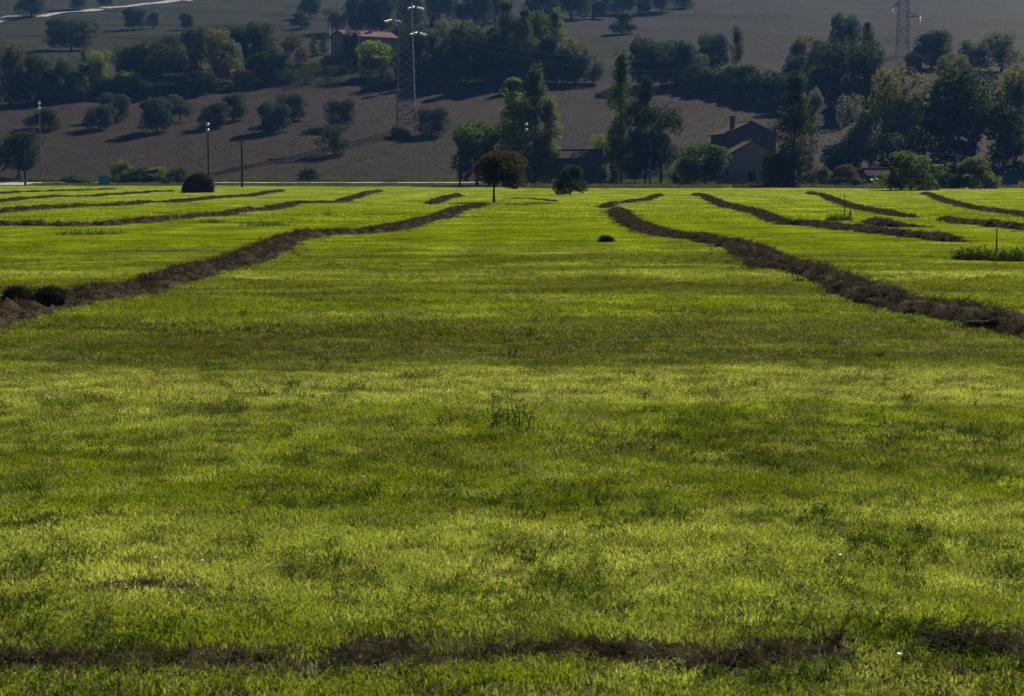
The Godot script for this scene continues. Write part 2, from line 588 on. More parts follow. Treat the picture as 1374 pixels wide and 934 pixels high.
func make_trees():
	var T := "broadleaf_tree"
	# --- round olive trees set out on the ploughed slope: photo column, top, foot, width
	for a in [
		[55, 139, 175, 44, "olive tree nearest the left edge on the ploughed slope, alone behind a lamp post"],
		[134, 137, 174, 38, "front olive tree of the leftmost pair, lower and darker than its neighbour"],
		[155, 122, 162, 40, "rear olive tree of the leftmost pair, set higher up the slope"],
		[210, 128, 177, 46, "largest front olive tree of the second pair from the left"],
		[241, 121, 162, 40, "rear olive tree of the second pair from the left"],
		[288, 134, 171, 37, "small front olive tree above the dark haystack, third pair from left"],
		[314, 123, 162, 36, "small rear olive tree of the third pair from the left"],
		[368, 134, 177, 42, "front olive tree of the fourth pair, left of the lone olive"],
		[389, 122, 164, 42, "rear olive tree of the fourth pair from the left"],
		[456, 131, 169, 40, "lone olive tree between the fourth pair and the pylon"],
		[449, 165, 208, 40, "ragged grey olive tree standing lowest on the ploughed slope"],
		[579, 142, 181, 44, "olive tree just right of the pylon's foot"],
	]:
		tree("olive_tree", a[4], "round" if a[1] != 165 else "loose", "olive", a[0], a[1], a[2], a[3] * 1.12, 0.06, "olive trees on the ploughed slope")
	# --- along the far edge of the meadow
	tree(T, "dark round tree at the left edge beside the timber pole and gravel", "round", "dark", 25, 172, 240, 66, 0.16)
	tree(T, "small reddish brown tree alone on the meadow with a bare trunk", "round", "rust", 663, 193, 272, 74, 0.24)
	tree("round_bush", "round dark bush alone on the meadow right of the brown tree", "bush", "dark", 765, 216, 262, 48, 0.06, "", "bush")
	tree(T, "dark spreading tree left of the tall poplars, behind the brown tree", "round", "green", 640, 156, 250, 70, 0.06)
	tree("poplar_tree", "left spire of the tall poplar clump behind the right lamp post", "poplar", "lime", 690, 92, 250, 64, 0.02, "poplars left of the tiled shed")
	tree("poplar_tree", "tallest poplar of the clump behind the right lamp post", "poplar", "green", 718, 76, 250, 58, 0.02, "poplars left of the tiled shed")
	tree("poplar_tree", "short right poplar of the clump beside the tiled shed", "poplar", "lime", 738, 122, 250, 46, 0.02, "poplars left of the tiled shed")
	tree("poplar_tree", "very tall slim poplar with two peaks right of the tiled shed", "poplar", "green", 834, 56, 248, 48, 0.08, "poplars right of the tiled shed")
	tree("poplar_tree", "middle poplar with a thin spire beside the very tall slim poplar", "poplar", "dark", 866, 90, 248, 46, 0.1, "poplars right of the tiled shed")
	tree("poplar_tree", "leaning wide poplar crown at the right of the forked clump", "loose", "dark", 886, 140, 248, 58, 0.2, "poplars right of the tiled shed")
	tree("poplar_tree", "low dark poplar filling the fork between the tall pair", "poplar", "dark", 852, 168, 249, 44, 0.12, "poplars right of the tiled shed")
	tree(T, "small light tree in the gap between tiled shed and tall poplars", "loose", "lime", 812, 178, 247, 44, 0.4)
	tree("round_bush", "slim green bush under the small light tree by the shed", "conifer", "green", 822, 206, 248, 22, 0.04, "", "bush")
	tree("cypress_tree", "short dark cypress against the right end of the tiled shed", "cypress", "dark", 806, 200, 249, 14, 0.0)
	tree(T, "bushy tree left of the gabled barn", "round", "green", 946, 182, 251, 70, 0.06)
	tree("round_bush", "low dark bush at the left foot of the bushy tree by the barn", "bush", "dark", 914, 222, 251, 34, 0.02, "", "bush")
	tree("poplar_tree", "tall dark poplar with a wide base right of the gabled barn", "poplar", "dark", 1064, 86, 252, 62, 0.02)
	tree("round_bush", "dark bush between the barn and the wide-based poplar", "bush", "dark", 1038, 196, 252, 46, 0.02, "", "bush")
	tree(T, "thin greyish tree behind the wide-based poplar", "loose", "grey", 1088, 118, 212, 34, 0.3)
	tree("round_bush", "yellowish bush right of the wide-based poplar", "bush", "yellow", 1100, 218, 252, 34, 0.0, "", "bush")
	tree("round_bush", "dim dark bush left of the small red-roofed shed", "bush", "brown", 1138, 216, 252, 48, 0.0, "", "bush")
	tree("round_bush", "large round bush with bright leaf tips right of the red-roofed shed", "bush", "bay", 1222, 197, 256, 86, 0.0, "", "bush")
	tree("round_bush", "low dark bush between the two round bushes", "bush", "dark", 1275, 226, 254, 40, 0.0, "", "bush")
	tree("round_bush", "smaller round bush with bright leaf tips beside the green container", "bush", "bay", 1313, 204, 254, 62, 0.0, "", "bush")
	tree(T, "largest dark tree at the right, rising over both round bushes", "round", "dark", 1305, 72, 240, 136, 0.2)
	tree(T, "yellow green tree left of the largest dark tree", "loose", "yellow", 1210, 74, 226, 78, 0.1)
	tree(T, "pale green tree below the yellow green tree at the right", "loose", "lime", 1183, 122, 226, 54, 0.1)
	tree(T, "dull grey green tree above the red-roofed shed", "loose", "grey", 1148, 124, 226, 50, 0.1)
	tree("hedgerow_bush", "long dark thicket under the pale trees right of the poplar", "bush", "deep", 1130, 176, 236, 70, 0.0, "", "bush")
	tree("hedgerow_bush", "dark thicket behind the large round bush", "bush", "deep", 1210, 172, 240, 90, 0.0, "", "bush")
	tree("hedgerow_bush", "dark thicket under the largest dark tree, left side", "bush", "dark", 1280, 180, 242, 84, 0.0, "", "bush")
	tree("hedgerow_bush", "dark thicket under the largest dark tree, right side", "bush", "dark", 1345, 178, 242, 80, 0.0, "", "bush")
	tree(T, "tree with sunlit top cut by the right edge of the picture", "loose", "yellow", 1362, 84, 236, 62, 0.15)
	# --- scrub along the lane
	tree("lane_shrub", "pale leafy shrub right of the teal bin", "bush", "lime", 163, 211, 244, 34, 0.0, "shrubs along the lane", "bush")
	tree("lane_shrub", "dark shrub right of the pale leafy shrub on the lane", "bush", "green", 186, 220, 245, 42, 0.0, "shrubs along the lane", "bush")
	tree("lane_shrub", "low green shrub midway between teal bin and haystack", "bush", "lime", 213, 221, 245, 40, 0.0, "shrubs along the lane", "bush")
	tree("lane_shrub", "green shrub directly left of the haystack", "bush", "green", 238, 220, 246, 34, 0.0, "shrubs along the lane", "bush")
	tree("lane_shrub", "low dark domed shrub on the lane below the ragged olive tree", "bush", "dark", 413, 223, 243, 30, 0.0, "shrubs along the lane", "bush")
	tree("lane_shrub", "small green shrub left of the teal bin", "bush", "green", 100, 233, 246, 44, 0.0, "shrubs along the lane", "bush")
	tree("lane_shrub", "ragged low bramble at the pylon's foot", "bush", "dark", 536, 166, 184, 34, 0.0, "", "bush")
	# --- the belt of trees above the ploughed slope, from left to right
	for a in [
		[14, 58, 140, 54, "loose", "brown", "bare greyish tree at the left edge of the belt"],
		[50, 70, 137, 36, "round", "dark", "dark tree second in the belt from the left edge"],
		[84, 76, 134, 46, "loose", "green", "green tree below the big round oak in the belt"],
		[112, 62, 132, 42, "conifer", "dark", "dark pointed conifer below and right of the round oak"],
		[134, 66, 130, 44, "loose", "lime", "light green tree beside the dark pointed conifer"],
		[168, 84, 129, 46, "bush", "lime", "low yellowish green tree at the front of the left belt"],
		[200, 49, 118, 80, "round", "dark", "wide dark tree in the middle of the left belt"],
		[240, 58, 116, 44, "loose", "green", "green tree left of the tall dark conifer in the belt"],
		[263, 46, 114, 38, "conifer", "dark", "tall dark conifer in front of the left belt"],
		[270, 29, 92, 60, "round", "deep", "bluish tree rising behind the tall dark conifer"],
		[294, 36, 112, 48, "loose", "yellow", "tall yellowish tree right of the dark conifer"],
		[312, 52, 110, 30, "loose", "grey", "slim pale tree right of the tall yellowish tree"],
		[341, 26, 96, 58, "round", "deep", "bluish round tree behind the orange shrub"],
		[366, 44, 108, 36, "conifer", "green", "green conifer left of the farmhouse hedge"],
		[388, 44, 108, 50, "loose", "brown", "brownish olive tree left of the dark cypress"],
		[402, 46, 96, 15, "cypress", "dark", "dark narrow cypress left of the pink farmhouse"],
		[421, 41, 74, 13, "cypress", "deep", "left of two distant small cypresses by the farmhouse"],
		[435, 40, 72, 15, "cypress", "deep", "right of two distant small cypresses by the farmhouse"],
		[473, 38, 96, 26, "round", "dark", "slim dark tree in front of the farmhouse roof"],
		[512, 47, 104, 56, "round", "lime", "bright yellow green round tree in front of the farmhouse"],
		[542, 56, 108, 34, "round", "dark", "dark tree directly behind the pylon body"],
		[582, 8, 112, 48, "conifer", "dark", "tall dark conifer right of the pylon's upper arms"],
		[604, 14, 100, 46, "loose", "grey", "pale grey green tree right of the pylon conifer"],
		[626, 24, 112, 56, "round", "green", "round tree with a light rim in the middle belt"],
		[655, 40, 112, 44, "round", "dark", "dark low tree right of the light-rimmed round tree"],
		[680, -8, 112, 48, "poplar", "green", "tall poplar cut by the top edge, left of centre belt"],
		[704, 4, 112, 40, "poplar", "green", "poplar right of the one cut by the top edge"],
		[726, 40, 112, 44, "round", "dark", "dark tree between the belt's two tall poplars"],
		[746, 5, 112, 40, "poplar", "lime", "tall sunlit poplar at the right end of the middle belt"],
		[772, 46, 112, 40, "loose", "yellow", "yellowish tree at the right foot of the sunlit poplar"],
		[796, 60, 111, 48, "loose", "grey", "pale grey green tree closing the middle belt"],
		[868, 46, 116, 60, "round", "dark", "big dark tree behind the very tall slim poplar"],
		[906, 44, 116, 54, "round", "dark", "big dark tree right of its twin in the right belt"],
		[955, 43, 94, 50, "round", "deep", "round tree with a yellow rim in the right belt"],
		[989, 34, 90, 18, "loose", "brown", "thin bare tree right of the yellow-rimmed round tree"],
		[930, 82, 122, 46, "bush", "dark", "low dark tree at the left of the right hedgerow"],
		[968, 84, 126, 50, "bush", "green", "low green tree in the middle of the right hedgerow"],
		[1006, 82, 130, 48, "bush", "dark", "low dark tree behind the concrete post"],
		[1042, 88, 138, 44, "bush", "deep", "low bluish tree behind the wide-based poplar's tip"],
		[1086, 44, 112, 54, "round", "yellow", "yellow topped tree left of the massive dark oak"],
		[1142, 50, 150, 98, "round", "dark", "massive dark oak in the right belt"],
		[1134, 16, 84, 42, "round", "deep", "bluish tree rising above the massive dark oak"],
		[1163, 24, 84, 28, "poplar", "grey", "pale slim tree right of the bluish tree on the oak"],
		[1250, 38, 92, 60, "round", "deep", "round bluish tree with yellow rim under the second pylon"],
		[1304, 42, 94, 44, "bush", "grey", "pale grey shrubby tree right of the round bluish tree"],
		[1344, 40, 96, 60, "loose", "grey", "pale scrubby tree at the upper right edge"],
		[30, 84, 139, 40, "bush", "dark", "low dark tree at the foot of the bare greyish tree"],
		[68, 90, 136, 44, "bush", "green", "low green tree third from the left at the belt's foot"],
		[100, 92, 134, 50, "bush", "dark", "low dark tree under the pointed conifer's left side"],
		[150, 96, 131, 46, "bush", "dark", "low dark tree at the foot of the light green tree"],
		[176, 60, 112, 50, "round", "dark", "dark tree left behind the wide dark tree"],
		[222, 44, 104, 46, "round", "deep", "bluish tree peeping over the wide dark tree"],
		[316, 30, 96, 44, "round", "deep", "bluish tree behind the slim pale tree"],
		[350, 66, 112, 46, "bush", "dark", "low dark tree right of the orange shrub"],
		[376, 70, 110, 44, "bush", "green", "low green tree left of the brownish olive tree"],
		[530, 30, 90, 40, "round", "deep", "bluish tree at the right end of the farmhouse roof"],
		[562, 30, 108, 44, "round", "dark", "dark tree just right of the pylon body"],
		[600, 58, 112, 50, "round", "dark", "dark low tree under the pale grey green tree"],
		[640, 66, 112, 46, "round", "dark", "dark low tree at the foot of the light-rimmed tree"],
		[666, 22, 108, 40, "round", "deep", "bluish tree left of the top-cut poplar"],
		[692, 60, 112, 50, "round", "dark", "dark low tree between the two left belt poplars"],
		[722, 10, 100, 40, "round", "green", "green tree filling the gap left of the sunlit poplar"],
		[754, 64, 112, 44, "round", "dark", "dark low tree at the foot of the sunlit poplar"],
		[888, 60, 117, 56, "round", "dark", "dark tree joining the big dark twins"],
		[926, 66, 112, 46, "round", "green", "green tree between the dark twins and the yellow rim"],
		[1066, 66, 134, 40, "bush", "deep", "bluish shrub left below the yellow topped tree"],
		[1104, 84, 146, 50, "round", "dark", "dark tree at the left foot of the massive oak"],
		[1180, 90, 152, 50, "round", "dark", "dark tree at the right foot of the massive oak"],
		[1276, 66, 120, 44, "loose", "yellow", "yellowish tree peeping over the largest dark tree"],
		[1226, 64, 96, 26, "bush", "dark", "small dark shrub at the foot of the second pylon"],
	]:
		tree({"round": T, "loose": T, "poplar": "poplar_tree", "conifer": "conifer_tree", "cypress": "cypress_tree", "bush": T}[a[4]], a[6], a[4], a[5], a[0], a[1], a[2], a[3], 0.05, "trees of the belt above the ploughed slope")
	for a in [
		[950, 80, 124, 62, "dark", "dark shrub at the left of the right hedgerow's front"],
		[988, 82, 127, 62, "green", "green shrub at the middle of the right hedgerow's front"],
		[1026, 84, 135, 58, "dark", "dark shrub right of the concrete post in the hedgerow"],
		[1062, 92, 146, 54, "deep", "dark shrub at the right end of the hedgerow's front"],
		[326, 82, 116, 38, "autumn", "orange yellow shrub at the front of the left belt"],
		[236, 94, 126, 60, "dark", "dark shrub row left half, in front of the wide dark tree"],
		[196, 104, 130, 60, "dark", "lower dark shrub at the front left of the belt"],
		[272, 88, 122, 66, "dark", "dark shrub between the dark conifer and the orange shrub"],
		[461, 65, 98, 28, "yellow", "yellow shrub below the farmhouse windows"],
		[440, 70, 100, 40, "brown", "brownish shrub left of the yellow shrub by the farmhouse"],
		[416, 76, 104, 34, "green", "green shrub right of the dark narrow cypress"],
	]:
		tree("belt_shrub", a[5], "bush", a[4], a[0], a[1], a[2], a[3], 0.0, "shrubs of the belt above the ploughed slope", "bush")
	tree("clipped_hedge", "long dark hedge in front of the farmhouse, left length", "hedge", "dark", 390, 86, 114, 110, 0.0, "hedge in front of the farmhouse", "hedge")
	tree("clipped_hedge", "long dark hedge in front of the farmhouse, right length to the pylon", "hedge", "dark", 494, 86, 113, 110, 0.0, "hedge in front of the farmhouse", "hedge")
	tree("clipped_hedge", "dark hedge at the belt's foot right of the pylon", "hedge", "dark", 606, 88, 114, 120, 0.0, "hedge in front of the farmhouse", "hedge")
	tree("clipped_hedge", "dark hedge at the belt's foot behind the tall poplars", "hedge", "dark", 712, 86, 113, 110, 0.0, "hedge in front of the farmhouse", "hedge")
	# --- single trees on the fields above the belt, and the wood on top
	for a in [
		[95, 22, 68, 70, "round", "deep", "big round oak standing on the grassy upper slope"],
		[180, 8, 40, 34, "round", "deep", "round tree below the white track, left of a small tree"],
		[206, 13, 38, 22, "round", "grey", "small thin round tree below the white track"],
		[251, 16, 40, 20, "round", "deep", "smallest tree on the upper slope, above the belt"],
		[42, -16, 23, 40, "round", "deep", "tree above the white track at the far left"],
		[106, -18, 13, 30, "round", "deep", "tree on the upper edge of the white track"],
		[143, -10, 9, 26, "round", "grey", "small tree cut by the top edge above the track"],
		[416, -14, 24, 34, "round", "deep", "tree on the upper slope left of the farmhouse"],
		[404, 14, 38, 28, "bush", "deep", "low bluish shrub below the tree left of the farmhouse"],
		[834, 13, 46, 40, "bush", "deep", "domed bush alone on the upper ploughed field"],
		[452, 2, 44, 44, "loose", "grey", "pale scrub tree above the farmhouse gable"],
		[484, -10, 46, 44, "round", "deep", "bluish tree behind the farmhouse roof"],
		[512, -14, 46, 44, "round", "deep", "bluish tree behind the right end of the farmhouse"],
	]:
		tree(T if a[4] != "bush" else "round_bush", a[6], a[4], a[5], a[0], a[1], a[2], a[3], 0.1, "single trees on the upper slope", "tree" if a[4] != "bush" else "bush")
	var where := ["above the pylon", "right of the pylon top", "left of the top-cut poplar", "behind the top-cut poplar", "between the belt's tall poplars", "behind the sunlit poplar's tip", "left above the domed bush", "above the domed bush", "right above the domed bush", "above the very tall poplar", "at its right end"]
	var i := 0
	for a in [[548, -30, 44, 50], [592, -34, 34, 52], [636, -28, 40, 46], [664, -36, 30, 52], [728, -30, 34, 54], [766, -36, 27, 50], [796, -30, 25, 46], [828, -34, 19, 46], [858, -30, 18, 42], [888, -28, 15, 40], [916, -26, 11, 36]]:
		tree(T, "bluish tree of the distant wood along the top edge, " + where[i], "round" if i % 3 else "loose", "deep" if i % 2 else "dark", a[0], a[1], a[2], a[3], 0.05, "distant wood at the top edge")
		i += 1
	maize()

func maize():
	# a strip of tall maize behind the poplars
	var v := PackedVector3Array()
	var idx := PackedInt32Array()
	var r := RandomNumberGenerator.new()
	r.seed = 4
	for k in 7:
		var a := r.randf() * TAU
		var y := 0.25 + k * 0.26
		var d := Vector3(cos(a), 0, sin(a))
		var s := Vector3(-d.z, 0, d.x) * 0.05
		var n := v.size()
		v.append_array(PackedVector3Array([Vector3(0, y, 0), d * 0.3 + Vector3(0, y + 0.28, 0) + s, d * 0.3 + Vector3(0, y + 0.28, 0) - s, d * 0.6 + Vector3(0, y + 0.05, 0)]))
		idx.append_array(PackedInt32Array([n, n + 1, n + 2, n + 1, n + 3, n + 2]))
	var n0 := v.size()
	v.append_array(PackedVector3Array([Vector3(-0.03, 0, 0), Vector3(0.03, 0, 0), Vector3(0, 2.2, 0), Vector3(0, 0, -0.03), Vector3(0, 0, 0.03), Vector3(0.01, 2.2, 0)]))
	idx.append_array(PackedInt32Array([n0, n0 + 1, n0 + 2, n0 + 3, n0 + 4, n0 + 5]))
	var m := soup(v, PackedColorArray(), idx)
	var buf := PackedFloat32Array()
	for k in 900:
		var x := r.randf_range(5.0, 34.0)
		var d := r.randf_range(309.0, 316.0)
		var s := r.randf_range(0.85, 1.2)
		var l := r.randf_range(0.7, 1.3)
		put(buf, Basis(Vector3.UP, r.randf() * TAU).scaled(Vector3(s, s, s)), Vector3(x, height(x, -d), -d), Color(l, l, l))
	var o := copies("maize_crop", m, mats.leaf_grey, buf, self)
	o.set_meta("label", "strip of tall maize behind the poplars and barn")
	o.set_meta("category", "maize")

# ---------------------------------------------------------------- buildings
func house(called: String, label: String, p: Vector3, turn: float, long: float, wide: float, eaves: float, ridge: float, wall: Material, roof: Material, openings: Array, chimney := Vector3.ZERO) -> Node3D:
	# the ridge runs along local x; openings: [face ("front" +z or "end" -x / +x), along, sill, width, height, kind]
	var o := thing(called, label, "building", p, turn)
	var st := started()
	var L := long / 2
	var W := wide / 2
	for s in [-1.0, 1.0]:
		quad(st, Vector3(-L, -1, s * W), Vector3(-L, eaves, s * W), Vector3(L, eaves, s * W), Vector3(L, -1, s * W))
		quad(st, Vector3(s * L, -1, -W), Vector3(s * L, eaves, -W), Vector3(s * L, eaves, W), Vector3(s * L, -1, W))
		for x in [Vector3(s * L, eaves, -W), Vector3(s * L, ridge, 0), Vector3(s * L, eaves, W)]: st.add_vertex(x)
	part("wall", done(st), wall, o)
	st = started()
	var drop := (ridge - eaves) / W
	for s in [-1.0, 1.0]:
		var lo := Vector3(0, eaves - drop * 0.35, s * (W + 0.35))
		var hi := Vector3(0, ridge + 0.02, 0)
		var up := Vector3(0, 0.16, 0)
		var e := Vector3(L + 0.3, 0, 0)
		quad(st, lo - e + up, hi - e + up, hi + e + up, lo + e + up)
		quad(st, lo - e, lo + e, hi + e, hi - e)
		quad(st, lo - e, lo - e + up, lo + e + up, lo + e)
		for q in [-1.0, 1.0]: quad(st, lo + e * q, hi + e * q, hi + e * q + up, lo + e * q + up)
	var rf := part("roof", done(st), roof, o)
	st = started()
	tube(st, Vector3(-L - 0.3, ridge + 0.17, 0), Vector3(L + 0.3, ridge + 0.17, 0), 0.12, 0.12, 6)
	part("ridge_cap", done(st), roof, rf)
	if chimney != Vector3.ZERO:
		var ch := part("chimney", boxed(Vector3(-0.35, -1.2, -0.35), Vector3(0.35, 1.1, 0.35), 0.05), wall, rf, chimney)
		part("chimney_cap", boxed(Vector3(-0.45, 1.15, -0.45), Vector3(0.45, 1.3, 0.45), 0.04), roof, ch)
	for a in openings:
		var ow: float = a[3] / 2
		var b := Basis()
		var at := Vector3(a[1], a[2], W)
		if a[0] == "left":
			b = Basis(Vector3.UP, -PI / 2); at = Vector3(-L, a[2], a[1])
		elif a[0] == "right":
			b = Basis(Vector3.UP, PI / 2); at = Vector3(L, a[2], a[1])
		var f := part("window" if a[5] == "window" else "door", boxed(Vector3(-ow, 0, -0.1), Vector3(ow, a[4], 0.03)), mats.pane if a[5] == "window" else mats.shutter, o, at)
		f.basis = b
		st = started()
		block(st, Vector3(-ow - 0.12, a[4], 0.0), Vector3(ow + 0.12, a[4] + 0.14, 0.09))
		if a[5] == "window":
			block(st, Vector3(-ow - 0.12, -0.1, 0.0), Vector3(ow + 0.12, 0.0, 0.12))
		for s in [-1.0, 1.0]: block(st, Vector3(s * (ow + 0.06) - 0.06, 0.002, 0.0), Vector3(s * (ow + 0.06) + 0.06, a[4] - 0.002, 0.07))
		part("frame", done(st), wall, f)
	return o

func make_buildings():
	# barn with its gable to the meadow, and the taller house behind it
	var p := spot(1004, 250.5)
	var s := per_metre(p)
	house("gabled_barn", "plastered barn with a broad gable facing the meadow, between bushy tree and poplar", p, PI / 2, 11.0, 72 / s, 40 / s, 60 / s, mats.plaster, mats.tiles,
		[["left", -0.2, 0.9, 1.0, 1.2, "window"]])
	p = spot(1002, 246)
	s = per_metre(p)
	p += Vector3(1.0, 0, -14.0)
	p.y = height(p.x, p.z)
	house("stone_farmhouse", "taller dark stone farmhouse whose gable rises behind the plastered barn", p, PI / 2 + 0.12, 11.0, 8.0, 6.8, 8.6, mats.stone, mats.tiles,
		[["left", -1.9, 5.0, 0.9, 1.1, "window"], ["left", 1.9, 5.0, 0.9, 1.1, "window"]], Vector3(-3.5, 8.3, -2.6))
	p = spot(779, 250)
	house("tiled_shed", "low stone shed with a pinkish tiled roof behind the round dark bush", p, -0.05, 6.0, 4.4, 4.1, 5.15, mats.stone, mats.tiles,
		[["front", 1.9, 2.8, 0.7, 0.5, "window"], ["front", -0.6, 0.0, 1.6, 2.2, "door"]])
	p = spot(1174, 251)
	house("red_roofed_shed", "small shed with a reddish tiled roof left of the large round bush", p, 0.25, 3.4, 2.6, 1.7, 2.5, mats.stone, mats.tiles,
		[["front", -0.5, 0.0, 0.8, 1.5, "door"]])
	# pink farmhouse on the hill
	p = spot(489, 92)
	s = per_metre(p)
	house("pink_farmhouse", "long pink farmhouse with a tiled roof in the belt of trees", p, 0.6, 14.4, 8.0, 7.4, 8.9, mats.pink_plaster, mats.red_tiles,
		[["left", -1.6, 4.2, 1.1, 1.6, "window"], ["left", 1.4, 4.2, 1.1, 1.6, "window"], ["front", -4.0, 4.2, 1.1, 1.5, "window"], ["front", 0.0, 4.2, 1.1, 1.5, "window"], ["front", 4.0, 4.2, 1.1, 1.5, "window"], ["front", 2.0, 0.0, 1.3, 2.2, "door"]], Vector3(1.2, 8.6, 1.0))

# ---------------------------------------------------------------- pylons and wires
func strut(st: SurfaceTool, a: Vector3, b: Vector3, r := 0.06):
	tube(st, a, b, r, r, 4)

func pylon(label: String, p: Vector3, turn: float, tall: float, base: float, top: float, arms: Array, hung: bool, bar := 0.05) -> Array:
	var o := thing("power_pylon", label, "pylon", p, turn, "lattice power pylons")
	var half := func(y: float) -> float: return lerpf(base, top, clampf(y / tall, 0, 1)) / 2
	for sx in [-1, 1]:
		for sz in [-1, 1]:
			var st := started()
			tube(st, Vector3(sx * base / 2, -0.5, sz * base / 2), Vector3(sx * top / 2, tall, sz * top / 2), 0.08, 0.06, 5)
			part("leg", done(st), mats.steel, o)
	var br := started()
	var y := 0.4
	while y < tall - 0.5:
		var h: float = minf(half.call(y) * 2.0 * 0.5, tall - y)
		for f in 4:
			var b := Basis(Vector3.UP, f * PI / 2)
			var w0: float = half.call(y)
			var w1: float = half.call(y + h)
			strut(br, b * Vector3(-w0, y, w0), b * Vector3(w1, y + h, w1), bar)
			strut(br, b * Vector3(w0, y, w0), b * Vector3(-w1, y + h, w1), bar)
			strut(br, b * Vector3(-w1, y + h, w1), b * Vector3(w1, y + h, w1), bar * 0.8)
		y += h
	part("bracing", done(br), mats.steel, o)
	var ends := []
	for a in arms:
		var tip: Vector3 = a
		var w: float = half.call(tip.y)
		var sx := signf(tip.x)
		var st := started()
		for sz in [-1.0, 1.0]:
			strut(st, Vector3(sx * w, tip.y, sz * w), tip, 0.06)
			strut(st, Vector3(sx * w, tip.y + 1.3, sz * w), tip, 0.05)
			strut(st, Vector3(sx * w, tip.y + 1.3, sz * w), Vector3(sx * w, tip.y, sz * w).lerp(tip, 0.5), 0.04)
		var arm := part("cross_arm", done(st), mats.steel, o)
		for k in ([0] if hung else [-1, 1]):
			var dir := Vector3(k * 1.0, -0.28, 0).normalized() if k else Vector3.DOWN
			var i := started()
			var from := tip + dir * (0.25 if k else 0.1)
			for n in 9:                                # glass discs on the string
				var c := from + dir * n * 0.15
				tube(i, c, c + dir * 0.075, 0.2, 0.28, 10)
				tube(i, c + dir * 0.075, c + dir * 0.1, 0.28, 0.2, 10)
			part("insulator", done(i), mats.white, arm)
			ends.append(o.transform * (from + dir * 1.4))
	return ends

func wire(label: String, a: Vector3, b: Vector3, sag: float):
	var st := started()
	var n := 24
	var mid := (a + b) / 2
	for k in n:
		var t0 := k / float(n)
		var t1 := (k + 1) / float(n)
		tube(st, a.lerp(b, t0) - mid - Vector3(0, sag * 4 * t0 * (1 - t0), 0), a.lerp(b, t1) - mid - Vector3(0, sag * 4 * t1 * (1 - t1), 0), 0.02, 0.02, 5, false)
	var o := part(numbered("power_cable"), done(st), mats.wire, self, mid)
	o.set_meta("label", label)
	o.set_meta("category", "cable")
	o.set_meta("group", "cables of the power line")

func make_pylons():
	var p := spot(545, 176)
	var s := per_metre(p)
	var e1 := pylon("lattice steel power pylon with white insulators on the ploughed slope", p, 0.0, 33.0, 3.6, 1.7, [Vector3(1.95, (176 - 12) / s, 1.0), Vector3(-2.2, (176 - 29) / s, 1.0), Vector3(2.4, (176 - 46) / s, 1.0)], false)
	var p2 := spot(1211, 74)
	var s2 := per_metre(p2)
	var e2 := pylon("faint distant power pylon cut by the top edge at the right", p2, 0.0, 27.0, 3.0, 1.7, [Vector3(3.9, (74 + 10) / s2, 0.3), Vector3(-3.0, (74 - 10) / s2, 0.3), Vector3(4.2, (74 - 23) / s2, 0.3)], true, 0.03)
	var names := ["top", "middle", "lowest"]
	for k in 3:
		wire("%s sagging cable between the two power pylons" % names[k], e1[k * 2 + 1], e2[k], 9.5)
		wire("%s cable running from the near pylon out of the left edge" % names[k], e1[k * 2], e1[k * 2] + Vector3(-230, 12, 60), 6.0)
		wire("%s cable running from the far pylon out of the right edge" % names[k], e2[k], e2[k] + Vector3(240, 22, -60), 6.0)

# ---------------------------------------------------------------- poles, bins, stakes
func pole(called: String, label: String, px: float, top: float, base: float, r: float, m: Material, lamps: bool, category := "pole", group := "") -> void:
	var p := spot(px, base)
	var h := (base - top) / per_metre(p)
	var o := thing(called, label, category, p, 0.0, group)
	var st := started()
	tube(st, Vector3(0, -0.4, 0), Vector3(0, h, 0), r * 1.25, r * 0.8, 10)
	part("post", done(st), m, o)
	st = started()
	tube(st, Vector3(0, h * 0.1, 0), Vector3(0, h * 0.1 + 0.25, 0), r * 1.4, r * 1.4, 10)
	part("band", done(st), mats.steel, o)
	if lamps:
		for k in 2:
			st = started()
			var y := h - 0.05 - k * 0.75
			for j in 6:                                   # round lamp heads, one above the other
				var a := PI * j / 6.0
				var b := PI * (j + 1) / 6.0
				tube(st, Vector3(0, y - cos(a) * 0.22, 0.18), Vector3(0, y - cos(b) * 0.22, 0.18), sin(a) * 0.25 + 0.001, sin(b) * 0.25 + 0.001, 10, false)
			var l := part("lamp_head", done(st), mats.white_paint, o)
			st = started()
			tube(st, Vector3(0, y, 0), Vector3(0, y, 0.15), 0.04, 0.04, 6)
			part("bracket", done(st), mats.steel, l)
	else:
		st = started()
		tube(st, Vector3(0, h, 0), Vector3(0, h + 0.08, 0), r * 0.95, r * 0.3, 8)
		part("cap", done(st), mats.steel, o)

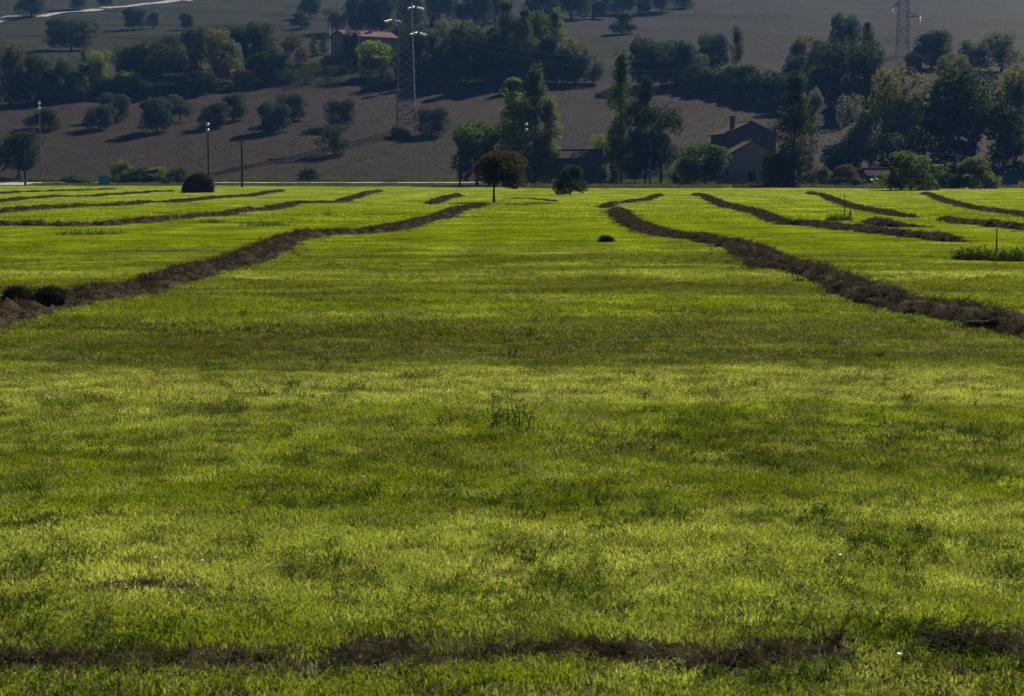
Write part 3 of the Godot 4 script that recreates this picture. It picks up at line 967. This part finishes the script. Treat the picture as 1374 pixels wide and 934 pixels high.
func make_street_things():
	pole("timber_pole", "timber pole in front of the dark round tree at the left edge", 34, 192, 250, 0.15, mats.timber, false)
	pole("street_lamp", "tall lamp post rising behind the dark tree at the left edge", 55, 139, 243, 0.1, mats.steel, true, "lamp post", "lamp posts along the lane")
	pole("street_lamp", "lamp post with two white heads behind the haystack", 280, 167, 253, 0.1, mats.timber, true, "lamp post", "lamp posts along the lane")
	pole("timber_pole", "bare timber pole right of the haystack", 325, 187, 252, 0.13, mats.timber, false)
	pole("timber_pole", "thin dark timber pole left of the brown tree", 617, 195, 250, 0.12, mats.timber, false)
	pole("street_lamp", "lamp post with two white heads in front of the tall poplars", 706, 167, 251, 0.1, mats.timber, true, "lamp post", "lamp posts along the lane")
	pole("timber_pole", "grey pole in front of the forked poplar clump", 872, 186, 249, 0.13, mats.steel, false)
	pole("concrete_post", "slim pale concrete post in front of the right hedgerow", 1018, 93, 134, 0.16, mats.gravel, false)
	pole("flag_pole", "thin white mast at the left corner of the pink farmhouse", 443, 30, 94, 0.12, mats.white_paint, false)
	# stakes in the meadow
	pole("wooden_stake", "thin wooden stake in the weed clump below the row of bushes", 1133, 262, 292, 0.02, mats.timber, false, "stake")
	pole("wooden_stake", "dark wooden stake in the rough grass at the right edge", 1337, 307, 343, 0.016, mats.timber, false, "stake")
	pole("wooden_stake", "short stump of a stake beside the thin wooden stake", 1141, 283, 294, 0.03, mats.timber, false, "stake")
	# teal bin at the left
	var p := spot(140, 249)
	var o := thing("waste_bin", "teal wheeled waste bin beside the lane at the left", "bin", p, 0.3)
	part("body", boxed(Vector3(-0.78, 0.18, -0.5), Vector3(0.78, 1.28, 0.5), 0.03), mats.teal_plastic, o)
	var lid := part("lid", boxed(Vector3(-0.84, 1.3, -0.55), Vector3(0.84, 1.5, 0.55), 0.12), mats.teal_plastic, o)
	part("handle", boxed(Vector3(-0.4, 1.32, 0.56), Vector3(0.4, 1.38, 0.62)), mats.rubber, lid)
	for sx in [-1, 1]:
		for sz in [-1, 1]:
			var st := started()
			tube(st, Vector3(sx * 0.65 - 0.04, 0.09, sz * 0.4), Vector3(sx * 0.65 + 0.04, 0.09, sz * 0.4), 0.1, 0.1, 12)
			part("wheel", done(st), mats.rubber, o)
	# green container at the right
	p = spot(1355, 252)
	o = thing("storage_container", "green metal storage container beside the smaller round bush", "container", p, -0.1)
	part("body", boxed(Vector3(-1.0, 0.1, -0.8), Vector3(0.95, 1.75, 0.8), 0.03), mats.green_sheet, o)
	for k in 7: part("rib", boxed(Vector3(-0.9 + k * 0.28, 0.15, 0.8), Vector3(-0.8 + k * 0.28, 1.65, 0.84)), mats.green_sheet, o)
	part("base", boxed(Vector3(-0.9, -0.1, -0.7), Vector3(0.85, 0.1, 0.7)), mats.rubber, o)
	# white sheet leaning on the red-roofed shed and a yellow sheet by the barn
	p = spot(1176, 253)
	o = thing("sunlit_canopy", "white sheet on posts catching the sun left of the round bush", "panel", p, 0.2)
	var tilt := part("board", boxed(Vector3(-0.5, 1.25, -0.35), Vector3(0.5, 1.3, 0.35)), mats.white_paint, o)
	tilt.rotation = Vector3(0.25, 0, 0.28)
	for sx in [-1, 1]:
		var st := started()
		tube(st, Vector3(sx * 0.4, -0.2, 0), Vector3(sx * 0.4, 1.2 + sx * 0.08, 0), 0.04, 0.04, 6)
		part("post", done(st), mats.timber, o)
	p = spot(995, 252)
	o = thing("yellow_board", "small yellow board propped under the barn window", "board", p, 0.1)
	part("panel", boxed(Vector3(-0.45, 0.35, -0.03), Vector3(0.45, 1.0, 0.03), 0.01), mats.yellow_sheet, o)
	for sx in [-1, 1]: part("leg", boxed(Vector3(sx * 0.35 - 0.03, -0.1, -0.07), Vector3(sx * 0.35 + 0.03, 0.6, -0.032)), mats.timber, o)
	haystack()
	# clumps of weeds left standing in the meadow: column, foot, width in m, height in m
	for a in [
		[684, 572, 0.4, 0.34, "tall dark weed clump standing in the middle of the near meadow"],
		[688, 482, 0.12, 0.34, "thin upright weed just behind the middle weed clump"],
		[704, 577, 0.16, 0.3, "thin dark weed touching the right of the middle weed clump"],
		[664, 562, 0.16, 0.3, "thin dark weed touching the left of the middle weed clump"],
		[712, 452, 0.08, 0.3, "slight upright weed farther up the middle of the meadow"],
		[440, 291, 0.5, 0.7, "spiky weed clump on the meadow between the left windrows"],
		[120, 316, 2.2, 0.32, "wide low weed patch below the second left windrow"],
		[358, 304, 2.2, 0.3, "long low weed patch left of the spiky weed clump"],
		[1126, 297, 1.2, 0.42, "dark weed clump round the thin wooden stake"],
		[1304, 351, 0.95, 0.46, "dark rough weeds left of the stake at the right edge"],
		[1356, 353, 1.0, 0.46, "green rough grass right of the stake at the right edge"],
		[930, 570, 0.2, 0.16, "small dark weed right of the middle weed clump"],
		[1160, 338, 0.5, 0.16, "small weed tuft left of the rough weeds at the right edge"],
		[285, 300, 1.2, 0.25, "small weed tuft at the end of the second left windrow"],
	]:
		weed_clump(a[4], spot(a[0], a[1]), a[2], a[3], "weed_clump", mats.weed, 0.05 if a[2] > 0.6 else 0.034)
	weed_clump("tall light grass tuft close to the camera at the lower left corner", EYE * 0 + Vector3(-1.52, height(-1.52, -6.4), -6.4), 0.12, 0.33, "grass_tuft", mats.leaf_lime, 0.02)
	weed_clump("tall light grass blades close to the camera, right of the corner tuft", Vector3(-1.2, height(-1.2, -6.5), -6.5), 0.07, 0.24, "grass_tuft", mats.leaf_lime, 0.02)
	for a in [[208, 764, "left of two white flowers in the near grass at the left"], [271, 768, "right of two white flowers in the near grass at the left"], [488, 652, "lone white flower left of the middle weed clump"], [1206, 897, "white flower at the front edge below the dark hay line"], [1127, 760, "tiny white flower in the right of the near grass"]]:
		flower(a[2], spot(a[0], a[1]))

func flower(label: String, p: Vector3):
	var o := thing("white_flower", label, "flower", p, 0.0, "white flowers in the near grass")
	var st := started()
	tube(st, Vector3(0, -0.01, 0), Vector3(0.004, 0.06, 0), 0.0015, 0.0012, 5)
	part("stem", done(st), mats.weed, o)
	var v := PackedVector3Array()
	var idx := PackedInt32Array()
	for k in 8:
		var a := TAU * k / 8.0
		var d := Vector3(cos(a), 0.25, sin(a)) * 0.011
		var s := Vector3(-sin(a), 0, cos(a)) * 0.004
		var c := Vector3(0.004, 0.06, 0)
		v.append_array(PackedVector3Array([c, c + d * 0.7 + s, c + d, c + d * 0.7 - s]))
		idx.append_array(PackedInt32Array([k * 4, k * 4 + 1, k * 4 + 2, k * 4, k * 4 + 2, k * 4 + 3]))
	part("petals", soup(v, PackedColorArray(), idx), mats.white_paint, o)

func weed_clump(label: String, p: Vector3, wide: float, tall: float, called: String, m: Material, leaf: float):
	var o := thing(called, label, "weeds", p, 0.0, "weed clumps in the meadow")
	var r := RandomNumberGenerator.new()
	r.seed = hash(label)
	var v := PackedVector3Array()
	var c := PackedColorArray()
	var idx := PackedInt32Array()
	var n := int(clampf(wide * (62.0 if wide < 0.6 else 130.0 if wide > 1.6 else 300.0), 8, 420))
	var scale_ := clampf(tall / 0.3, 0.5, 1.6)
	for k in n:
		var a := r.randf() * TAU
		var q := sqrt(r.randf()) * wide / 2
		var at := Vector3(cos(a) * q, -0.01, sin(a) * q * 0.7)
		var h := tall * r.randf_range(0.2, 1.0) * (1.0 - 0.5 * q / wide)
		var lean := Vector3(r.randfn() * 0.2, 1, r.randfn() * 0.2) * h
		var side := Vector3(r.randfn(), 0, r.randfn()).normalized() * 0.005 * scale_
		var t := r.randf_range(0.7, 1.4)
		var col := Color(t, t * r.randf_range(0.9, 1.1), t)
		blade(v, c, idx, at, lean, side, col)
		for j in 4:
			var pos := at + lean * r.randf_range(0.25, 1.0)
			var d := Vector3(r.randfn(), r.randfn() * 0.6, r.randfn()).normalized() * leaf * scale_ * r.randf_range(0.4, 0.9)
			var w := d.cross(Vector3(r.randfn(), r.randfn(), r.randfn())).normalized() * d.length() * 0.3
			var i0 := v.size()
			v.append_array(PackedVector3Array([pos, pos + d * 0.5 + w, pos + d, pos + d * 0.5 - w]))
			c.append_array(PackedColorArray([col, col, col, col]))
			idx.append_array(PackedInt32Array([i0, i0 + 1, i0 + 2, i0, i0 + 2, i0 + 3]))
	part("leaves", soup(v, c, idx), m, o)

func haystack():
	var p := spot(265, 259)
	var s := per_metre(p)
	var o := thing("haystack", "dark domed haystack with steep sides beside the lamp post", "haystack", p, 0.0)
	var w := 20.5 / s
	var h := 26.0 / s
	var rows := []
	for i in 15:
		var t := i / 14.0
		var r := PackedVector3Array()
		for k in 29:
			var a := TAU * (k % 28) / 28.0
			var out := pow(maxf(0.0, 1.0 - pow(t, 3.6)), 0.5) * (1.0 - 0.12 * t)
			out *= 1.0 + 0.32 * patchy.get_noise_3d(cos(a) * 2.6, t * 3.6, sin(a) * 2.6)
			var slump := -0.18 * t * w
			r.append(Vector3(cos(a) * out * w - slump, t * h * (1.0 + 0.05 * sin(a * 3.0)) - 0.05, sin(a) * out * w * 0.85))
		rows.append(r)
	part("heap", sheet(rows), mats.hay, o)
	var buf := PackedFloat32Array()
	for k in 1400:
		var t := pow(rng.randf(), 0.8) * 0.98
		var a := rng.randf() * TAU
		var out := pow(maxf(0.0, 1.0 - pow(t, 2.6)), 0.5) * 0.98
		var b := Basis.from_euler(Vector3(rng.randf_range(-1, 1), rng.randf() * TAU, rng.randf_range(-1, 1))).scaled(Vector3.ONE * rng.randf_range(0.6, 1.1))
		var l := rng.randf_range(0.5, 1.2)
		put(buf, b, Vector3(cos(a) * out * w + 0.18 * t * w, t * h - 0.03, sin(a) * out * w * 0.85), Color(l, l, l))
	copies("loose_hay", hay_tuft(3), mats.stalks, buf, o)

# ---------------------------------------------------------------- windrows of cut hay
func hay_tuft(seed_: int, fine := 1.0) -> ArrayMesh:
	var r := RandomNumberGenerator.new()
	r.seed = seed_
	var v := PackedVector3Array()
	var c := PackedColorArray()
	var idx := PackedInt32Array()
	for k in int(34 / fine):
		var at := Vector3(r.randf_range(-0.12, 0.12), r.randf_range(-0.03, 0.04), r.randf_range(-0.12, 0.12))
		var d := Vector3(r.randfn(), absf(r.randfn()) * 0.5, r.randfn()).normalized() * r.randf_range(0.08, 0.24)
		var s := d.cross(Vector3(r.randfn(), r.randfn(), r.randfn())).normalized() * r.randf_range(0.004, 0.01) * fine
		var t := r.randf_range(0.45, 1.35)
		blade(v, c, idx, at, d, s, Color(t, t * r.randf_range(0.9, 1.03), t * r.randf_range(0.8, 1.0)))
	return soup(v, c, idx)

func windrow(label: String, marks: Array, wide: float, tall: float, heaped := 1.0, gaps := 0.0):
	var pts := PackedVector3Array()
	for a in marks: pts.append(spot(a[0], a[1]))
	var line := PackedVector3Array()
	for i in pts.size() - 1:
		var n := maxi(2, int(pts[i].distance_to(pts[i + 1]) / (0.05 if -pts[i].z < 12.0 else 0.16 if -pts[i].z < 75.0 else 0.4)))
		for k in n:
			line.append(pts[i].cubic_interpolate(pts[i + 1], pts[maxi(i - 1, 0)], pts[mini(i + 2, pts.size() - 1)], k / float(n)))
	line.append(pts[-1])
	var mid := line[line.size() / 2]
	var o := thing("hay_windrow", label, "windrow", Vector3(mid.x, height(mid.x, mid.z), mid.z), 0.0, "windrows of cut hay on the meadow")
	var rows := []
	var buf := PackedFloat32Array()
	var across := 11 if -mid.z > 15.0 else 21
	var grain := 0.3 if -mid.z > 15.0 else 0.1
	for i in line.size():
		var dir := line[mini(i + 2, line.size() - 1)] - line[maxi(i - 2, 0)]
		dir.y = 0
		var side := dir.normalized().cross(Vector3.UP)
		var q := line[i]
		var n1 := patchy.get_noise_3d(q.x / 1.6, q.z / 1.6, 3.0)
		var n2 := patchy.get_noise_3d(q.x / 0.9, q.z / 0.9, 40.0)
		var end := smoothstep(0.0, 1.2, minf(line[0].distance_to(q), line[-1].distance_to(q)))
		var w := wide * (1.0 + 0.55 * n1) * lerpf(0.3, 1.0, end)
		var h := tall * (1.0 + 0.9 * n2) * lerpf(0.15, 1.0, end)
		var there := 1.0
		if gaps > 0.0: there = smoothstep(gaps - 0.62, gaps - 0.38, patchy.get_noise_2d(q.x / 0.7 + 7.0, q.z / 0.7))
		h *= there
		if -q.z < 15.0: hay_strip.append(Vector3(q.x, -q.z, there))
		var r := PackedVector3Array()
		for k in across:
			var t := k / (across - 1.0) * 2.0 - 1.0
			var x := q + side * w * 0.5 * t + side * 0.12 * n2
			var lump := 1.0 + 0.95 * patchy.get_noise_3d(x.x / grain, x.z / grain, 77.0)
			var y := height(x.x, x.z) + (h * (1.0 - t * t) * lump if absf(t) < 0.99 else -0.03) - 0.015
			if there < 0.05: y = height(x.x, x.z) - 0.05
			r.append(Vector3(x.x, y, x.z) - o.position)
		rows.append(r)
		var gap := (line[i] - line[maxi(i - 1, 0)]).length()
		for k in int(gap * (38.0 if -mid.z > 15.0 else 24.0) * wide * heaped + rng.randf()):
			if rng.randf() > there: continue
			var t := clampf(rng.randfn() * 0.6, -1.6, 1.6)
			var x := q + side * w * 0.5 * t + dir.normalized() * rng.randf_range(-0.2, 0.2)
			var up := maxf(0.0, h * (1.0 - t * t)) * rng.randf_range(0.75, 1.05)
			var b := Basis.from_euler(Vector3(rng.randf_range(-0.7, 0.7), rng.randf() * TAU, rng.randf_range(-0.7, 0.7))).scaled(Vector3.ONE * rng.randf_range(0.5, 1.0) * clampf(wide, 0.4, 0.75))
			var l := rng.randf_range(0.45, 1.3)
			put(buf, b, Vector3(x.x, height(x.x, x.z) + up, x.z) - o.position, Color(l, l, l))
	part("ridge", sheet(rows), mats.hay, o)
	copies("loose_hay", hay_tuft(int(absf(mid.x)) % 4, 0.6 if -mid.z < 15.0 else 1.0), mats.stalks, buf, o)

func make_windrows():
	windrow("broad hay windrow curving from the left edge to the brown tree", [[-130, 462], [-40, 440], [0, 428], [70, 412], [130, 400], [220, 380], [290, 362], [340, 345], [385, 324], [430, 317], [470, 315], [510, 312], [544, 305], [577, 297], [600, 290], [620, 282], [644, 276]], 1.1, 0.15)
	windrow("second windrow from the near left, low and wavy below the haystack", [[-70, 308], [0, 304], [84, 305], [151, 302], [201, 299], [251, 294], [295, 291], [335, 285], [368, 282], [392, 275], [418, 273.5], [460, 271], [487, 262], [510, 257]], 1.0, 0.17)
	windrow("third windrow on the left, running below the haystack's foot", [[-40, 290], [0, 287], [50, 282], [100, 279.5], [151, 277.5], [194, 273.5], [228, 273], [285, 267.5], [335, 264], [362, 259.5], [378, 257]], 1.0, 0.16)
	windrow("fourth windrow on the left, ending near the haystack", [[-40, 275], [0, 272], [67, 265.5], [134, 263.5], [177, 261], [234, 258]], 0.95, 0.14)
	windrow("farthest left windrow, just below the teal bin", [[-40, 263], [0, 261], [67, 257.5], [127, 255.5], [154, 254.5]], 0.9, 0.13)
	windrow("short stub of windrow left of the brown tree", [[577, 275], [600, 267], [614, 263]], 1.1, 0.18)
	windrow("thin line of hay crossing under the brown tree", [[644, 276], [690, 276], [751, 274]], 0.6, 0.1)
	windrow("thin line of hay right of the brown tree's trunk", [[684, 267], [716, 268.5], [748, 272]], 0.6, 0.1)
	windrow("broad hay windrow curving out of the right edge of the near meadow", [[827, 283], [834, 290], [843, 298], [862, 307], [888, 315], [920, 321], [950, 324], [987, 331], [1021, 347], [1065, 364], [1115, 377], [1148, 393], [1192, 409], [1249, 421], [1282, 427], [1332, 436], [1374, 447], [1440, 462]], 1.1, 0.15)
	windrow("thin windrow branching from the broad right one to the poplars", [[812, 281], [818, 276], [840, 273], [862, 270], [876, 266], [886, 262]], 0.8, 0.12)
	windrow("second windrow on the right, running past the thin stake", [[934, 261], [950, 267], [964, 273.5], [998, 283.5], [1028, 292], [1048, 300], [1091, 304], [1132, 309], [1182, 315], [1232, 320], [1292, 327]], 1.0, 0.16)
	windrow("third windrow on the right, starting at the yellowish bush", [[1085, 259.5], [1108, 265], [1128, 273.5], [1155, 282], [1198, 289.5], [1228, 293.5]], 0.95, 0.14)
	windrow("short windrow right of the thin stake", [[1168, 300], [1190, 304], [1215, 306], [1246, 306]], 1.1, 0.18)
	windrow("short stub of hay left of the thin stake", [[1055, 301], [1075, 300.5], [1098, 300]], 0.8, 0.14)
	windrow("fourth windrow on the right, starting below the large round bush", [[1240, 260], [1259, 267], [1282, 275], [1316, 282], [1374, 291], [1430, 298]], 0.95, 0.14)
	windrow("fifth windrow at the right edge below the smaller round bush", [[1265, 295], [1292, 301], [1332, 304], [1374, 309], [1430, 314]], 1.0, 0.16)
	windrow("dark hay scraps along the front edge, in the lower left corner", [[-120, 884], [-30, 886], [40, 884], [110, 888], [176, 890]], 0.5, 0.055, 2.2, 0.22)
	windrow("dark hay scraps along the front edge, second stretch from the left", [[226, 892], [290, 886], [350, 884], [430, 886], [500, 884], [540, 866]], 0.44, 0.05, 2.2, 0.32)
	windrow("dark hay scraps along the front edge below the middle of the meadow", [[612, 880], [680, 874], [760, 868], [840, 876], [936, 884]], 0.5, 0.06, 2.2, 0.24)
	windrow("dark hay scraps along the front edge, in the lower right corner", [[950, 892], [1010, 886], [1070, 880], [1130, 872], [1190, 868], [1240, 864], [1300, 866], [1374, 872], [1500, 876]], 0.52, 0.06, 2.2, 0.24)
	windrow("small scrap of dark hay in the near grass at the left", [[150, 786], [190, 784], [236, 786]], 0.34, 0.04, 1.6)
	for a in [[22, 417, "leftmost black clump of hay on the broad left windrow"], [68, 416, "right black clump of hay on the broad left windrow"], [813, 326, "small lone clump of hay left of the broad right windrow"]]:
		var p := spot(a[0], a[1])
		var o := thing("hay_clump", a[2], "hay clump", p, 0.0, "clumps of hay on the meadow")
		var rows := []
		for i in 8:
			var r := PackedVector3Array()
			for k in 17:
				var t := TAU * (k % 16) / 16.0
				var out := sqrt(maxf(0.0, 1.0 - pow(i / 7.0, 2))) * (1.0 + 0.3 * patchy.get_noise_3d(cos(t) * 2, i * 0.5, sin(t) * 2 + p.x))
				r.append(Vector3(cos(t) * out * 0.23, i / 7.0 * 0.17 - 0.02 + (0.15 if a[0] < 100 else 0.0), sin(t) * out * 0.2))
			rows.append(r)
		part("heap", sheet(rows), mats.hay, o)
		var buf := PackedFloat32Array()
		for k in 40:
			var t := rng.randf() * TAU
			var q := sqrt(rng.randf())
			put(buf, Basis.from_euler(Vector3(rng.randf_range(-0.8, 0.8), t, 0)).scaled(Vector3.ONE * 0.5), Vector3(cos(t) * q * 0.22, (0.15 if a[0] < 100 else 0.0) + 0.15 * sqrt(1.0 - q * q), sin(t) * q * 0.19), Color(0.5, 0.5, 0.5))
		copies("loose_hay", hay_tuft(2), mats.stalks, buf, o)

# ---------------------------------------------------------------- grass
func blade(v: PackedVector3Array, c: PackedColorArray, idx: PackedInt32Array, at: Vector3, reach: Vector3, side: Vector3, col: Color):
	var n := v.size()
	var bend := Vector3(reach.x, 0, reach.z) * 0.35
	v.append_array(PackedVector3Array([at - side, at + side, at + reach * 0.55 - bend * 0.4 - side * 0.8, at + reach * 0.55 - bend * 0.4 + side * 0.8, at + reach + bend]))
	c.append_array(PackedColorArray([col, col, col, col, col]))
	idx.append_array(PackedInt32Array([n, n + 2, n + 1, n + 1, n + 2, n + 3, n + 2, n + 4, n + 3]))

func turf(seed_: int, wide: float, count: int, lo: float, hi: float, thick: float, leaflets: int) -> ArrayMesh:
	var r := RandomNumberGenerator.new()
	r.seed = seed_
	var v := PackedVector3Array()
	var c := PackedColorArray()
	var idx := PackedInt32Array()
	for k in count:
		var at := Vector3(r.randf_range(-wide, wide) / 2, -0.006, r.randf_range(-wide, wide) / 2)
		var h := r.randf_range(lo, hi)
		var reach := Vector3(r.randfn() * 0.35, 1.0, r.randfn() * 0.35) * h
		var a := r.randf() * TAU
		var side := Vector3(cos(a), 0, sin(a)) * thick * r.randf_range(0.35, 0.65)
		var t := r.randf_range(0.3, 1.65)
		var col := Color(t * r.randf_range(0.88, 1.12), t, t * r.randf_range(0.7, 1.2))
		if r.randf() < 0.06: col = Color(0.85, 0.55, 1.2) * r.randf_range(0.3, 0.8)      # dead straw
		blade(v, c, idx, at, reach, side, col)
	for k in leaflets:
		var at := Vector3(r.randf_range(-wide, wide) / 2, r.randf_range(lo * 0.4, hi * 0.8), r.randf_range(-wide, wide) / 2)
		var t := r.randf_range(0.5, 0.95)
		var col := Color(t * 0.8, t, t * 0.8)
		var a0 := r.randf() * TAU
		for j in 3:                                       # clover
			var a := a0 + TAU * j / 3.0
			var d := Vector3(cos(a), r.randf_range(-0.2, 0.5), sin(a)) * thick * 2.6
			var s := Vector3(-sin(a), 0.1, cos(a)) * thick * 1.1
			var n := v.size()
			v.append_array(PackedVector3Array([at, at + d * 0.6 + s, at + d, at + d * 0.6 - s]))
			c.append_array(PackedColorArray([col, col, col, col]))
			idx.append_array(PackedInt32Array([n, n + 1, n + 2, n, n + 2, n + 3]))
	return soup(v, c, idx)

func bump(x: float, a: float, b: float, soft: float) -> float:
	return smoothstep(a - soft, a + soft, x) * (1.0 - smoothstep(b - soft, b + soft, x))

func sward(x: float, d: float) -> Array:
	# [colour, height factor] of the grass that grows here: lush, pale or thin and brownish
	var n := patchy.get_noise_2d(x / 2.6, d / 1.5)
	var m := patchy.get_noise_2d(x / 14.0 + 30.0, d / 5.0)
	var w := d + 2.2 * patchy.get_noise_2d(x / 5.0, 3.0)
	var thin := 0.75 * bump(w, 20.2, 26.5, 1.4) + 0.45 * bump(w, 31.0, 35.5, 0.7) + 0.35 * bump(w, 39.5, 47.0, 1.0) + 0.4 * bump(w, 12.8, 14.6, 0.6)
	var pale := 1.0 * bump(w, 16.4, 19.6, 0.5) + 0.5 * bump(w, 36.3, 38.6, 0.5) + 0.65 * bump(w, 9.0, 11.8, 0.6) + 0.35 * smoothstep(80.0, 160.0, d)
	thin += 0.3 * bump(d, 20.0, 62.0, 4.0) * bump(x, -5.6, 5.6, 0.8)
	thin = clampf(thin + 0.5 * m + 0.55 * n - 0.12, 0, 1)
	pale = clampf(pale - 0.5 * m - 0.6 * n, 0, 1)
	var fine := patchy.get_noise_2d(x / 0.45 + 11.0, d / 0.45) * lerpf(1.0, 0.3, smoothstep(14.0, 30.0, d))
	var c := Color(0.27, 0.345, 0.003).lerp(Color(0.57, 0.61, 0.09), pale).lerp(Color(0.125, 0.138, 0.004), thin * 0.9)
	c = c.lerp(Color(0.07, 0.11, 0.006), clampf(fine * 2.1 - 0.15, 0.0, 0.8)).lerp(Color(0.55, 0.6, 0.1), clampf(-fine * 1.8 - 0.25, 0.0, 0.6))
	if d > 45.0:                                          # passes of the mower, up and down the meadow
		var k := sin(x * 2.1 + 0.8 * sin(x * 0.37)) * 0.12 - 0.2 * exp(-pow((x - 0.75) / 0.3, 2))
		c = Color(c.r * (1 + k), c.g * (1 + k), c.b)
	return [c, lerpf(1.0, 0.75, thin)]

func under_hay(x: float, d: float) -> bool:
	for p in hay_strip:
		if p.z > 0.5 and absf(p.x - x) < 0.12 and absf(p.y - d) < 0.15: return true
	return false

func make_grass():
	var o := Node3D.new()
	o.name = "grass"
	add_child(o)
	o.set_meta("kind", "stuff")
	o.set_meta("label", "short sunlit mown grass and clover covering the meadow")
	o.set_meta("category", "grass")
	for ring in [["near_turf", 5.2, 24.0, 0.19, 0.32, 420, 0.014, 0.042, 0.0034, 55], ["middle_turf", 23.5, 80.0, 0.42, 0.7, 420, 0.02, 0.06, 0.008, 40], ["far_turf", 79.0, 288.0, 1.3, 2.1, 420, 0.035, 0.09, 0.028, 20]]:
		for variant in 3:
			var mesh := turf(variant + 1 + int(ring[1]), ring[4], ring[5], ring[6], ring[7], ring[8], ring[9])
			var buf := PackedFloat32Array()
			var d: float = ring[1]
			var row := 0
			while d < ring[2]:
				var half := 0.27 * d * 1.18 + 2.2
				var x := -half
				var col := row
				while x < half:
					if (col * 7 + row * 5) % 3 == variant:
						var qx: float = x + rng.randf_range(-0.4, 0.4) * ring[3]
						var qd: float = d + rng.randf_range(-0.4, 0.4) * ring[3]
						if ring[1] < 10.0 and under_hay(qx, qd): qd = -1.0
						if qd > 0.0 and qd < along(field_edge, qx) + 0.5 * patchy.get_noise_2d(qx / 3.0, 0.0):
							var here := sward(qx, qd)
							var l := rng.randf_range(0.7, 1.25)
							var c: Color = here[0]
							var b := Basis(Vector3.UP, rng.randf() * TAU).scaled(Vector3(1, here[1] * rng.randf_range(0.8, 1.15), 1))
							put(buf, b, Vector3(qx, height(qx, -qd), -qd), Color(c.r * l, c.g * l, c.b * l))
					x += ring[3]
					col += 1
				d += ring[3]
				row += 1
			copies(ring[0], mesh, mats.grass, buf, o)
	# dark weeds that grow through the turf, and coarse grass on the verge
	var leafy := turf(77, 0.1, 16, 0.03, 0.085, 0.005, 14)
	var wbuf := PackedFloat32Array()
	for k in 22000:
		var d := 6.0 + 54.0 * pow(rng.randf(), 1.3)
		var x := rng.randf_range(-1, 1) * (0.3 * d + 2.0)
		var lush := patchy.get_noise_2d(x / 1.8 + 70.0, d / 1.8)
		if lush < rng.randf_range(-0.25, 0.3): continue
		var s := rng.randf_range(0.4, 0.95) + (rng.randf_range(0.0, 0.5) if lush > 0.2 else 0.0)
		put(wbuf, Basis(Vector3.UP, rng.randf() * TAU).scaled(Vector3(s, s, s)), Vector3(x, height(x, -d), -d), Color(0.055, 0.09, 0.01) * rng.randf_range(0.7, 1.2))
	copies("meadow_weeds", leafy, mats.grass, wbuf, o)
	# dry litter: grey straw and brown dead leaves lying in the turf
	for kind in 2:
		var litter := turf(90 + kind, 0.42, 34, 0.02, 0.05, 0.004, 10)
		var lbuf := PackedFloat32Array()
		for k in (7500 if kind == 0 else 12000):
			var d := 6.0 + 46.0 * pow(rng.randf(), 1.25)
			var x := rng.randf_range(-1, 1) * (0.3 * d + 2.0)
			var l := rng.randf_range(0.6, 1.3)
			var s := clampf(d / 14.0, 0.8, 2.2)
			var c := Color(0.3 * l, 0.28 * l, 0.12 * l) if kind == 0 else Color(0.1 * l, 0.075 * l, 0.03 * l)
			put(lbuf, Basis(Vector3.UP, rng.randf() * TAU).scaled(Vector3(s, minf(s, 1.1), s)), Vector3(x, height(x, -d), -d), c)
		copies("dry_litter", litter, mats.grass, lbuf, o)
	var coarse := turf(78, 2.2, 200, 0.15, 0.6, 0.05, 40)
	var vbuf := PackedFloat32Array()
	for k in 5200:
		var x := rng.randf_range(-105, 105)
		var d := rng.randf_range(along(field_edge, x), 309.0)
		if absf(d - 300.5) < 2.6 and x < 10.0: continue
		if x < -71.0 and d < 299.0: continue
		var l := rng.randf_range(0.6, 1.2)
		var s := rng.randf_range(0.6, 1.2)
		put(vbuf, Basis(Vector3.UP, rng.randf() * TAU).scaled(Vector3(s, s * rng.randf_range(0.4, 1.2) * (0.3 if d < 300.0 and x < 0.0 else 1.0), s)), Vector3(x, height(x, -d), -d), Color(0.1, 0.11, 0.03) * l)
	copies("verge_grass", coarse, mats.grass, vbuf, o)
